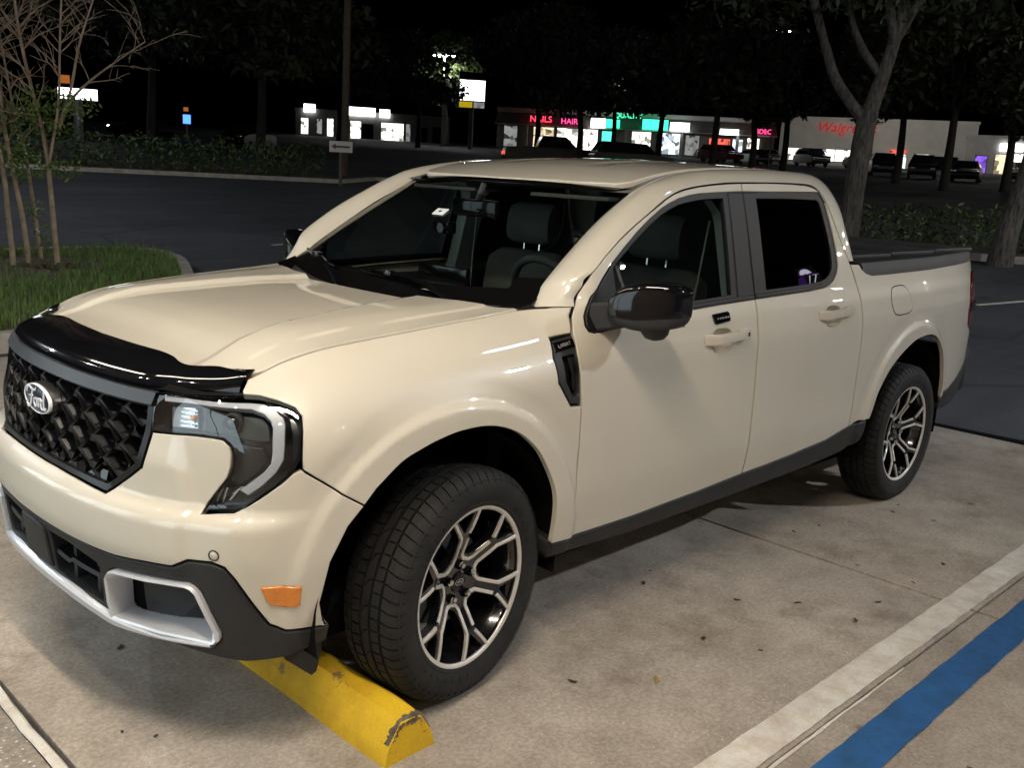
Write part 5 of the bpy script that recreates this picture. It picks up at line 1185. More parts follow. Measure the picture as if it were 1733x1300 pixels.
def place_wheels():
    spec = [(0, -.797, RAD(9), 0), (WB, -.797, 0, .42), (0, .797, RAD(9), 1.1), (WB, .797, 0, 2.0)]
    for i, (x, y, st_, spin) in enumerate(spec):
        w = W0 if i == 0 else copy_tree(W0, TR)
        w.rotation_mode = 'XYZ'; m = Matrix.Translation((x, y, .3615)) @ Matrix.Rotation(st_+(math.pi if y > 0 else 0), 4, 'Z') @ Matrix.Rotation(spin, 4, 'Y')
        w.matrix_basis = m
place_wheels()
# ------------------------------------------------------------------ planting
CR = Vector((.70, -.714, 0))        # direction that runs left to right across the lot as the shops see it
def leaves(n, blobs, size, rnd, zmin=None):
    """leaf quads scattered through ellipsoid blobs, denser towards their shells"""
    V = []; Fc = []; wts = np.array([b[1][0]*b[1][1]*b[1][2] for b in blobs])**.7; wts /= wts.sum(); pick = rnd.choice(len(blobs), n, p=wts)
    C = np.array([b[0] for b in blobs])[pick]; R = np.array([b[1] for b in blobs])[pick]
    d = rnd.normal(size=(n, 3)); d /= np.linalg.norm(d, axis=1)[:, None]; r = rnd.uniform(.35, 1.0, n)**.55; P = C+R*d*(r*rnd.uniform(.85, 1.12, n))[:, None]
    # clumping: pull towards random clump centres
    nc = max(6, n//60); cc = P[rnd.integers(0, n, nc)]; k = rnd.integers(0, nc, n); pull = rnd.uniform(0, .0, n)
    a = rnd.normal(size=(n, 3)); a /= np.linalg.norm(a, axis=1)[:, None]; b = np.cross(a, rnd.normal(size=(n, 3))); b /= np.linalg.norm(b, axis=1)[:, None]
    s = size*rnd.uniform(.6, 1.4, n)[:, None]
    V = np.stack([P-a*s, P-b*s*.38, P+a*s, P+b*s*.38], 1)
    if zmin is not None: V[:, :, 2] = np.maximum(V[:, :, 2], zmin)
    V = V.reshape(-1, 3); i = np.arange(n)*4; return V, np.c_[i, i+1, i+2, i+3]
def crown_clumps(c, R, n, rnd, s=.35):
    out = []
    for _ in range(n):
        d = rnd.normal(size=3); d /= np.linalg.norm(d); q = rnd.uniform(.45, 1.0)
        out.append((tuple(np.array(c)+np.array(R)*d*q), tuple(np.array(R)*s*rnd.uniform(.6, 1.25))))
    return out
def tree(name, label, base, limbs, clumps, nleaf, leaf, mat='leaf_dark', bark='bark', seed=1, group=None, cat='tree'):
    """limbs: list of (points, radii) in world space; clumps: ellipsoids of foliage"""
    t = tag(empty(name, base), label, cat, group); rnd = np.random.default_rng(seed); off = np.array(base)
    m = MB(); m.tube([tuple(np.array(p)-off) for p in crom(limbs[0][0], 5)], list(np.interp(np.linspace(0, 1, 5*(len(limbs[0][0])-1)+1), np.linspace(0, 1, len(limbs[0][1])), limbs[0][1])), 10); m.build('trunk', bark, t, smooth=True)
    for pts, rad in limbs[1:]:
        P = crom(pts, 5); m = MB(); m.tube([tuple(p-off) for p in P], list(np.interp(np.linspace(0, 1, len(P)), np.linspace(0, 1, len(rad)), rad)), 7); m.build('limb', bark, t, smooth=True)
    if nleaf:
        V, Fc = leaves(nleaf, clumps, leaf, rnd); mesh('crown', V-off, Fc.tolist(), mat, t, smooth=False)
    return t
def big_trees():
    rnd = np.random.default_rng(3)
    # oak right of the cab: forked trunk drawn in the plane facing the bay
    b = np.array((17.0, 6.35, tz(17, 6.35))); s = .0128
    def q(px, py, dep=0): return tuple(b+np.array(CR)*(px-1437)*s+np.array((.66, .75, 0))*dep+np.array((0, 0, (400-py)*s)))
    limbs = [([q(1437, 420), q(1438, 330), q(1441, 250), q(1446, 190)], [.25, .205, .195, .19]), ([q(1446, 195), q(1462, 130), q(1470, 90), q(1476, 40), q(1487, -20), q(1500, -120)], [.165, .135, .12, .105, .10, .07]),
             ([q(1441, 205), q(1415, 175, .1), q(1392, 140, .2), q(1378, 100, .3), q(1365, 60, .4), q(1345, 0, .5), q(1310, -90, .6)], [.125, .11, .10, .09, .085, .08, .05]), ([q(1455, 135), q(1436, 100, .3), q(1420, 60, .5), q(1410, 10, .6), q(1395, -60, .8)], [.085, .08, .075, .07, .05]),
             ([q(1470, 95), q(1456, 60, -.2), q(1440, 10, -.3), q(1428, -60, -.5)], [.10, .085, .08, .05]), ([q(1472, 85), q(1495, 50, .2), q(1518, 5, .3), q(1545, -70, .5)], [.11, .095, .09, .06])]
    c = b+np.array((.8, .9, 6.6)); cl = crown_clumps(c, (4.6, 4.6, 2.7), 44, rnd)
    tree('oak_tree', 'large grey barked oak forking above the cab roof', tuple(b), limbs, cl, 9000, .12, seed=4)
    # trunk cut by the right edge of the picture
    b2 = np.array((17.1, 3.3, tz(17.1, 3.3))); q2 = lambda px, py: tuple(b2+np.array(CR)*(px-1712)*.0122+np.array((0, 0, (385-py)*.0122)))
    tree('oak_tree', 'leaning grey tree trunk at the far right edge behind the hedge', tuple(b2), [([q2(1702, 400), q2(1708, 330), q2(1722, 260), q2(1735, 170), q2(1750, 60)], [.24, .20, .17, .16, .14]), ([q2(1735, 170), q2(1775, 60), q2(1810, -40)], [.12, .10, .07])], crown_clumps(b2+np.array((1.4, -1.2, 6.8)), (3.4, 3.4, 2.3), 26, rnd), 3000, .13, seed=5)
    # row of dark trees between the lots: (px, distance, height, crown radius, leaves, label)
    rows = [(885, 75, 11, 4.2, 'dark tree in front of the pale end wall of the shop row'), (1175, 62, 10, 4.6, 'dark spreading tree silhouetted against the green lit shop'), (1292, 70, 9.5, 3.6, 'slim dark tree left of the big white drugstore'), (1560, 55, 10, 4.3, 'dark bushy tree right of the drugstore front'), (1010, 85, 11, 4.2, 'dark tree in front of the red lit shop signs'), (735, 104, 11.5, 3.2, 'leafy tree glowing green beside the twin street lamp'), (690, 90, 10, 4.2, 'dark tree before the left shop with lamp globes'), (430, 50, 9.5, 4.6, 'tall dark tree rising behind the left hedge'), (250, 56, 11, 5.2, 'wide dark tree behind the bare shrub at left'), (1660, 58, 9, 3.4, 'dark tree trunk before the pink lit shop at right'), (955, 68, 9, 3.4, 'dark tree between the red and white lit shop signs'), (1085, 72, 9.5, 3.6, 'dark tree before the green sign panel'), (1240, 66, 8.5, 3.2, 'dark tree before the red lit shop window'), (1480, 62, 9.5, 3.6, 'dark tree before the right half of the drugstore'), (560, 84, 10, 4.0, 'dark tree before the brightest left shop sign')]
    yaw = CAM_YAW
    for k, (px, d, h, cr, lab) in enumerate(rows):
        az = yaw+math.atan((px-866.5)/CAM_F); x, y = -1.87+d*math.sin(az), -2.86+d*math.cos(az); z = tz(x, y); r_ = np.random.default_rng(20+k)
        top = h*.42; limbs = [([(x, y, z-.2), (x+.1, y, z+top*.5), (x+r_.uniform(-.3, .3), y, z+top)], [.26, .2, .17])]
        for j in range(4):
            a = j*1.6+r_.uniform(0, .6); e = (x+math.cos(a)*cr*.55, y+math.sin(a)*cr*.55, z+h*.66); limbs.append(([(x, y, z+top*.92), (x+math.cos(a)*cr*.2, y+math.sin(a)*cr*.2, z+h*.5), e], [.13, .09, .05]))
        cl = crown_clumps((x, y, z+h*.66), (cr*1.15, cr*1.15, h*.30), 30, r_, .36)
        tree('shade_tree', lab, (x, y, z), limbs, cl, 4200, .27, 'leaf_dark' if px != 735 else 'leaf', bark='bark_silhouette', seed=40+k, group='shade trees across the car park')
big_trees()
def crape():
    """multi-stemmed shrub with bare arching twigs on the grass island"""
    t = tag(empty('crape_myrtle', (2.35, 9.2, tz(2.35, 9.2)+.1)), 'multi stemmed shrub with bare arching twigs on the grass island', 'shrub'); off = np.array(t.location); r_ = np.random.default_rng(11)
    R3 = np.array((.80, -.60, 0)); D3 = np.array((.60, .80, 0)); s = .0076
    def q(px, py, dep=0): return np.array((2.40, 9.15, .12))+R3*(px-75)*s+D3*dep+np.array((0, 0, (478-py)*s))
    stems = [[(38, 478, -.2), (30, 400, -.1), (22, 330, 0), (8, 250, .1), (-4, 160, .2), (-12, 40, .3), (-20, -60, .3)], [(52, 482, 0), (44, 400, .05), (30, 320, .1), (18, 240, .15), (12, 150, .2), (18, 60, .2), (30, -50, .25)], [(58, 470, .3), (48, 380, .35), (36, 290, .4), (22, 220, .4), (5, 120, .5), (-8, 20, .5)],
             [(94, 478, 0), (90, 390, 0), (86, 310, 0), (78, 258, .05), (62, 190, .1), (48, 100, .1), (42, 10, .2), (45, -60, .2)], [(87, 312, 0), (100, 262, -.05), (110, 215, -.1), (116, 150, -.15), (124, 70, -.2), (133, 0, -.2), (140, -60, -.2)], [(105, 250, 0), (128, 215, -.1), (158, 188, -.2), (195, 162, -.3), (243, 128, -.35)], [(100, 260, .1), (116, 200, .2), (128, 130, .3), (150, 60, .35), (170, 0, .4)]]
    tips = []
    for k, st in enumerate(stems):
        P = crom([tuple(q(*p)) for p in st], 6); n = len(P); r0 = .034 if k in (0, 1, 3) else (.026 if k == 2 else .02); rad = list(np.linspace(r0, r0*.3, n))
        m = MB(); m.tube([tuple(p-off) for p in P], rad, 8); m.build('stem', 'bark_pale' if k < 5 else 'twig', t, smooth=True)
        for i in range(int(n*.42), n): tips.append((P[i], (P[min(i+1, n-1)]-P[max(i-1, 0)]), rad[i]))
    for b in range(160):
        p, d, r0 = tips[r_.integers(len(tips))]; d = d/max(np.linalg.norm(d), 1e-6); side = r_.normal()*R3+r_.normal()*.5*D3; side /= np.linalg.norm(side); L = r_.uniform(.3, .85); droop = r_.uniform(.0, .9)
        pts = [p]; v = d*.7+side*.8; v[2] = abs(v[2])*.9+.15
        for j in range(6):
            v = v/np.linalg.norm(v); pts.append(pts[-1]+v*L/6); v = v+np.array((0, 0, -.16*droop))+r_.normal(size=3)*.10
        P = crom([tuple(x) for x in pts], 2); rr = min(r0*.55, .0085); m = MB(); m.tube([tuple(x-off) for x in P], list(np.linspace(rr, .0022, len(P))), 5)
        # side twiglets
        for j in range(4):
            i = r_.integers(3, len(P)-1); e = P[i]+(r_.normal(size=3)*.55+(P[i]-P[i-1])/np.linalg.norm(P[i]-P[i-1]))*r_.uniform(.08, .22); m.tube([tuple(P[i]-off), tuple((P[i]+e)/2+np.array((0, 0, .012))-off), tuple(e-off)], [.0032, .0026, .0016], 4)
        m.build('twig', 'twig', t, smooth=True)
    bl = [(tuple(q(px, py, dp)), (rx, rx, rz)) for px, py, dp, rx, rz in ((25, 300, .1, .32, .16), (60, 315, 0, .30, .16), (115, 318, -.1, .20, .12), (20, 335, .2, .26, .12), (45, 250, .2, .36, .22), (95, 245, 0, .30, .2), (140, 222, -.2, .26, .14), (70, 420, .1, .14, .18), (60, 380, .1, .12, .14), (10, 240, .3, .3, .2), (80, 215, .2, .35, .16))]
    V, Fc = leaves(1900, bl, .030, r_); mesh('foliage', V-off, Fc.tolist(), 'leaf_lit', t, smooth=False)
crape()
def hedge(name, label, path, h, w, n, size, seed, mat='leaf'):
    r_ = np.random.default_rng(seed); P = np.array(path); t = tag(empty(name, (P[0][0], P[0][1], tz(*P[0]))), label, 'hedge'); off = np.array(t.location); bl = []; seg = np.linalg.norm(np.diff(P, axis=0), axis=1)
    for a, b, L in zip(P[:-1], P[1:], seg):
        k = max(2, int(L/(w*.55)))
        for i in range(k):
            c = a+(b-a)*(i+.5)/k+r_.normal(size=2)*.08; hh = h*r_.uniform(.82, 1.1); bl.append(((c[0], c[1], tz(*c)+hh*.5), (w*.62, w*.62, hh*.5)))
    V, Fc = leaves(n, bl, size, r_); mesh('foliage', V-off, Fc.tolist(), mat, t, smooth=False)
    m = MB()
    for c, R in bl[::2]: m.tube([tuple(np.array((c[0]+r_.normal()*.1, c[1]+r_.normal()*.1, c[2]-R[2]))-off), tuple(np.array(c)-off)], [.02, .008], 5)
    o = m.build('stems', 'bark', t); o['kind'] = 'stuff'; return t
hedge('clipped_hedge', 'low dark hedge along the far kerb left of the cab', [(6, 31), (10.5, 28.9), (13.2, 27.7), (17.0, 25.6)], 1.25, 1.1, 5200, .075, 21)
hedge('clipped_hedge', 'dark hedge beneath the oak tree at right', [(14.9, 9.6), (17.2, 7.1), (18.4, 5.2), (19.2, 2.6), (19.8, -1)], 1.0, 1.25, 6500, .06, 22)
def kerb_line(path, label, w=.18, h=.13):
    P = resample(path, .5, closed=False); rows = []
    for i in range(len(P)):
        t = P[min(i+1, len(P)-1)]-P[max(i-1, 0)]; t /= np.linalg.norm(t); s = np.array((-t[1], t[0]))*w/2; z = tz(*P[i])-.03; a, b = P[i]-s, P[i]+s
        rows.append([(a[0], a[1], z-.05), (a[0], a[1], z+h-.02), (a[0]*.85+b[0]*.15, a[1]*.85+b[1]*.15, z+h), (b[0]*.85+a[0]*.15, b[1]*.85+a[1]*.15, z+h), (b[0], b[1], z+h-.02), (b[0], b[1], z-.05)])
    V, Fc = loft(rows); tag(mesh('lot_kerb', V, Fc, 'kerb', autosmooth=30), label, 'kerb', kind='structure')
kerb_line([(4, 30.6), (10, 27.9), (13.2, 26.5), (17.2, 24.2), (19.5, 25.5), (26, 21)], 'far kerb in front of the left hedge')
kerb_line([(13.2, 9.9), (16.3, 6.6), (17.3, 5.0), (18.0, 2.4), (18.6, -2)], 'kerb in front of the right hedge')
def verge(path, w, label, seed):
    """planted strip with ground litter behind a kerb"""
    P = resample(path, .8, closed=False); rows = []
    for i in range(len(P)):
        t = P[min(i+1, len(P)-1)]-P[max(i-1, 0)]; t /= np.linalg.norm(t); s = np.array((t[1], -t[0]))*-1
        r = []
        for k in range(5):
            c = P[i]+s*w*k/4; r.append((c[0], c[1], tz(*c)+.06+.02*math.sin(i*1.7+k)))
        rows.append(r)
    V, Fc = loft(rows); tag(mesh('planting_verge', V, Fc, 'soil'), label, 'verge', kind='structure')
verge([(4, 30.7), (10, 28.0), (13.2, 26.6), (17.2, 24.3)], 3.5, 'planted verge under the left hedge', 1)
verge([(18.8, -2), (18.15, 2.4), (17.45, 5.05), (16.45, 6.7), (13.3, 10.0)][::-1], 3.2, 'planted verge under the right hedge', 2)

# ------------------------------------------------------------------ shops, signs, lamps, cars beyond the lot
for nm, col, st_ in (('win_white', (1, .97, .86), 2.6), ('win_warm', (1, .78, .5), 1.5), ('win_cool', (.8, .92, 1), 1.8), ('win_dim', (.8, .82, .8), .35), ('sign_white', (.93, .97, 1), 5), ('sign_red', (1, .05, .09), 2.4), ('sign_pink', (1, .06, .25), 2.4), ('sign_green', (.05, .95, .45), 2.2), ('sign_teal', (.1, .8, .6), 1.6), ('sign_blue', (.08, .25, 1), 2.4), ('sign_yellow', (.8, .6, .02), .5), ('sign_orange', (1, .30, .05), .35), ('lamp_hot', (1, .98, .9), 160), ('lamp_small', (1, .97, .9), 14), ('tail_red', (1, .06, .02), 4), ('head_white', (1, .98, .92), 18), ('win_red', (1, .15, .1), 1.2), ('win_purple', (.35, .15, 1), 1.0), ('can_lamp', (1, .875, .72), 1), ('can_lamp_dim', (1, .875, .72), 1), ('shop_window', (.80, .94, 1.0), 1)):
    M[nm] = emit(nm, col, st_, var=.9 if nm.startswith('win') else 0, vscale=2.1)
def shop(name, label, A, B, z0, ztop, wall, bays, signs, mansard=None, depth=9, posts=()):
    """bays: (t0, t1, z0, z1, material) lit glazing; signs: (t, z, text, size, material)"""
    A = Vector((*A, 0)); B = Vector((*B, 0)); L = (B-A).length; d = (B-A)/L; out = Vector((d.y, -d.x, 0))
    if out.dot(Vector((-A.x, -A.y, 0))) < 0: out = -out
    t = tag(empty(name, (A.x, A.y, z0)), label, 'shop building'); O = Vector((A.x, A.y, z0))
    def pt(u, v, w): return d*u+out*w+Vector((0, 0, v))
    def bx(u0, u1, v0, v1, w0, w1, nm, mt, par=t):
        V = [pt(u, v, w) for u in (u0, u1) for v in (v0, v1) for w in (w0, w1)]
        return mesh(nm, V, [(0, 1, 3, 2), (4, 6, 7, 5), (0, 4, 5, 1), (2, 3, 7, 6), (0, 2, 6, 4), (1, 5, 7, 3)], mt, par, smooth=False)
    bx(0, L, -.6, ztop-z0, -depth, -.02, 'wall', wall)
    bx(-.1, L+.1, ztop-z0-.18, ztop-z0+.06, -depth, .10, 'parapet', wall)
    if mansard:
        v0, v1 = mansard; V = [pt(0, v0, 1.9), pt(L, v0, 1.9), pt(L, v1, .2), pt(0, v1, .2), pt(0, v0, 0), pt(L, v0, 0)]
        mesh('mansard_roof', V, [(0, 1, 2, 3), (0, 4, 5, 1), (0, 3, 4), (1, 5, 2)], 'roof_dark', t, smooth=False)
        bx(0, L, v0-.05, v0+.05, 1.85, 1.95, 'fascia', 'wall_white')
    for (u0, u1, v0, v1, mt) in bays:
        w = bx(u0, u1, v0, v1, -.01, .04, 'window', 'void'); n = max(1, int((u1-u0)/1.5))
        for k in range(n):
            a = u0+(u1-u0)*k/n+.05; b = u0+(u1-u0)*(k+1)/n-.05; bx(a, b, v0+.06, v1-.06, .041, .06, 'pane', mt, w)
    for k, (u, v, tx, sz, mt) in enumerate(signs):
        if tx.startswith('#'):
            wd, hh = sz; o = bx(u-wd/2, u+wd/2, v-hh/2, v+hh/2, 2.0 if mansard else .08, 2.15 if mansard else .25, 'sign_box', mt)
        else:
            xa = d if d.cross(Vector((0, 0, 1))).dot(out) > 0 else -d
            fm = Matrix((xa, Vector((0, 0, 1)), out)).transposed().to_4x4(); fm.translation = pt(u, v, 2.05 if mansard else .15); text_mesh(tx, sz, .05, mt, 'sign_letters', t, fm, shear=.25 if tx.startswith('Walg') else 0)
    for u in posts: bx(u-.15, u+.15, -.6, (mansard[0] if mansard else 3), 1.55, 1.85, 'post', 'wall_white')
    return t
def shops():
    A, B = (62.85, 98.2), (77.3, 87.4)
    shop('shop_building', 'low pale shop at left with three bright white sign panels', A, B, 3.9, 7.4, 'wall_grey', [(.6, 1.5, .6, 2.5, 'win_white'), (2.4, 3.1, .7, 2.5, 'win_dim'), (3.6, 4.4, .5, 2.6, 'win_white'), (6.3, 7.6, .3, 2.5, 'win_white'), (7.7, 9.0, .5, 2.2, 'void'), (9.9, 12.6, .2, 2.5, 'win_white'), (12.8, 13.4, .3, 2.5, 'win_dim'), (14.6, 15.4, .4, 2.2, 'void'), (16.0, 17.2, .2, 2.3, 'void')],
         [(1.6, 3.6, '#', (1.3, .9), 'sign_white'), (7.6, 3.55, '#', (3.2, .95), 'sign_white'), (10.3, 3.5, '#', (1.2, .9), 'sign_white')])
    A, B = (78.0, 80.0), (97.2, 55.4); L = math.hypot(B[0]-A[0], B[1]-A[1])
    shop('shop_building', 'long strip of small shops with red and green neon signs', A, B, 3.8, 8.6, 'wall_grey', [(.8, 2.4, .5, 2.9, 'win_dim'), (4.2, 6.6, .5, 2.9, 'win_warm'), (6.9, 9.4, .5, 2.9, 'win_white'), (9.7, 11.6, .5, 2.9, 'win_white'), (12.0, 13.6, .5, 2.8, 'sign_teal'), (15.4, 17.6, .5, 2.9, 'win_white'), (18.2, 21.0, .5, 2.9, 'win_cool'), (21.4, 23.0, .5, 2.8, 'win_dim'), (24.0, 26.4, .5, 2.6, 'win_red'), (26.6, 27.8, .5, 2.6, 'win_cool'), (28.2, 29.6, .5, 2.8, 'win_white')],
         [(5.2, 3.6, 'NAILS', .95, 'sign_red'), (8.4, 3.5, 'HAIR', .85, 'sign_pink'), (11.6, 3.5, '#', (1.6, 1.0), 'sign_white'), (13.2, 3.5, '#', (1.6, .9), 'sign_green'), (14.9, 4.4, 'QUALITY', .75, 'sign_green'), (17.9, 3.6, '#', (2.8, 1.1), 'sign_green'), (20.6, 3.5, '#', (2.1, .9), 'sign_white'), (26.0, 3.2, '#', (2.0, .6), 'sign_white'), (29.6, 3.4, 'VIDEO', .7, 'sign_pink')], mansard=(2.95, 4.3), posts=(3.6, 9.6, 14.8, 20.9, 27.0))
    shop('drugstore', 'big white drugstore with red script name on its wall', (93.3, 52.5), (101.4, 35.2), 3.4, 8.75, 'wall_white', [(.8, 7.4, .9, 2.2, 'win_white'), (8.0, 9.0, .4, 2.1, 'win_white'), (10.4, 12.8, .4, 2.0, 'win_cool'), (13.4, 14.9, .4, 2.1, 'win_white'), (15.4, 17.6, .3, 1.9, 'void')], [(6.6, 4.35, 'Walgreens', 1.35, 'red_board'), (11.9, 2.15, '#', (1.6, .42), 'win_red')])
    shop('shop_building', 'low shops at far right with blue white and pink signs', (96.2, 34.2), (99.0, 25.5), 3.2, 7.2, 'wall_grey', [(.9, 2.0, .5, 2.2, 'win_purple'), (2.6, 3.8, .5, 2.4, 'win_warm'), (4.0, 5.4, .4, 2.5, 'win_white'), (6.2, 8.2, .4, 2.4, 'win_warm'), (8.4, 9.1, .4, 2.0, 'win_red')], [(3.9, 3.0, '#', (2.0, .7), 'sign_white'), (7.2, 2.9, '#', (1.8, .55), 'sign_pink')])
M['red_board'] = emit('red_sign_letters', (.45, .02, .02), .8)
shops()
def pole_lamp(name, label, x, y, h, heads, power='lamp_hot', rad=.10, hr=.22):
    z = tz(x, y); t = tag(empty(name, (x, y, z)), label, 'street lamp')
    MB().tube([(0, 0, -.2), (0, 0, h*.5), (0, 0, h)], [rad, rad*.85, rad*.6], 10).build('pole', 'metal_pole', t, smooth=True)
    for dx, dy in heads:
        MB().tube([(0, 0, h-.1), (dx*.6, dy*.6, h+.1), (dx, dy, h+.05)], .04, 6).build('arm', 'metal_pole', t)
        hd = MB().box((dx-hr*1.4, dy-hr, h-.02), (dx+hr*1.4, dy+hr, h+.14), bev=.04).build('lamp_head', 'metal_pole', t)
        MB().box((dx-hr*1.2, dy-hr*.8, h-.10), (dx+hr*1.2, dy+hr*.8, h-.03), bev=.02).build('lamp_glass', power, hd)
    return t
pole_lamp('street_lamp', 'tall twin headed street lamp glowing white in the distance', 63.5, 72.8, 8.7, [(-.45, .45), (.45, -.45)], 'lamp_hot', .12, .34)
def pylon(name, label, x, y, boxes, face=(-.65, -.75), pole_h=4, w=.25):
    z = tz(x, y); t = tag(empty(name, (x, y, z)), label, 'sign'); f = Vector((*face, 0)).normalized(); r = Vector((-f.y, f.x, 0))
    MB().tube([(0, 0, -.2), (0, 0, pole_h)], w, 10).build('pole', 'metal_pole', t)
    for (v0, v1, u0, u1, mt) in boxes:
        V = [r*u+Vector((0, 0, v))+f*q for u in (u0, u1) for v in (v0, v1) for q in (-.2, .25)]
        c = mesh('sign_cabinet', V, [(0, 1, 3, 2), (4, 6, 7, 5), (0, 4, 5, 1), (2, 3, 7, 6), (0, 2, 6, 4), (1, 5, 7, 3)], 'canopy', t, smooth=False)
        V = [r*u+Vector((0, 0, v))+f*.256 for u, v in ((u0+.04, v0+.04), (u1-.04, v0+.04), (u1-.04, v1-.04), (u0+.04, v1-.04))]; mesh('sign_face', V, [(0, 1, 2, 3)], mt, c, smooth=False)
    return t
pylon('pylon_sign', 'lit white and yellow roadside sign half hidden by leaves', 62.2, 67.2, [(4.4, 6.3, -1.22, 1.22, 'sign_white'), (3.75, 4.36, -1.22, .1, 'sign_yellow'), (3.75, 4.36, .15, 1.22, 'win_dim'), (6.35, 7.0, -1.22, 1.22, 'void')], pole_h=4)
pole_lamp('street_lamp', 'street lamp glowing through leaves left of the oak', 66.9, 37.9, 10.3, [(-.3, .3), (.3, -.3)], 'lamp_hot', .06, .15)
pole_lamp('street_lamp', 'distant street lamp above the neon shop row', 63.8, 51.0, 7.0, [(-.3, .3), (.3, -.3)], 'lamp_hot', .06, .15)
pole_lamp('street_lamp', 'street lamp hidden among trees at the far right', 72.0, 22.0, 9.0, [(.4, .4)], 'lamp_hot', .12, .30)
pylon('pylon_sign', 'lit white sign panel behind the bare shrub at left', 20.1, 53.0, [(2.1, 2.75, -1.0, 1.05, 'sign_white'), (2.9, 3.4, -.9, -.3, 'sign_orange')], pole_h=2.2, face=(-.35, -.9))
pylon('pylon_sign', 'bright white panel at the extreme left edge', 15.5, 55.0, [(1.5, 4.4, -1.3, .45, 'sign_white')], pole_h=1.6, face=(-.3, -.95))
pylon('neon_sign', 'small blue and orange neon sign in the dark at left', 32.0, 64.0, [(1.0, 1.7, -.3, .3, 'sign_blue'), (1.85, 2.2, -.25, .15, 'sign_orange')], pole_h=1.2, w=.06, face=(-.4, -.9))
# small arrow board on a post, utility pole
def post_sign():
    x, y = 16.55, 23.3; z = tz(x, y); t = tag(empty('direction_sign', (x, y, z)), 'small white direction board on a post by the verge', 'sign'); f = Vector((-.57, -.82, 0)); r = Vector((.82, -.57, 0))
    MB().box((-.04, -.04, -.2), (.04, .04, 1.05), bev=.008).build('post', 'wood_pole', t)
    V = [r*u+Vector((0, 0, v))+f*q for q in (.045, .075) for u, v in ((-.36, 1.0), (.36, 1.0), (.36, 1.34), (-.36, 1.34))]; b = mesh('board', V, [(0, 3, 2, 1), (4, 5, 6, 7), (0, 1, 5, 4), (1, 2, 6, 5), (2, 3, 7, 6), (3, 0, 4, 7)], 'wall_white', t, smooth=False)
    V = [r*u+Vector((0, 0, v))+f*.079 for u, v in ((-.30, 1.17), (-.16, 1.26), (-.16, 1.20), (.28, 1.20), (.28, 1.14), (-.16, 1.14), (-.16, 1.08))]; mesh('arrow', V, [(0, 6, 1), (2, 5, 4, 3)], 'car_red', b, smooth=False)
    x, y = 20.1, 28.1; z = tz(x, y); t = tag(empty('utility_pole', (x, y, z)), 'tall bare utility pole rising behind the verge', 'pole'); MB().tube([(0, 0, -.3), (.02, 0, 5), (.05, 0, 11)], [.15, .13, .11], 12).build('shaft', 'wood_pole', t, smooth=True); MB().box((-1.0, -.05, 10.2), (1.1, .05, 10.32), bev=.01).build('crossarm', 'wood_pole', t)
post_sign()
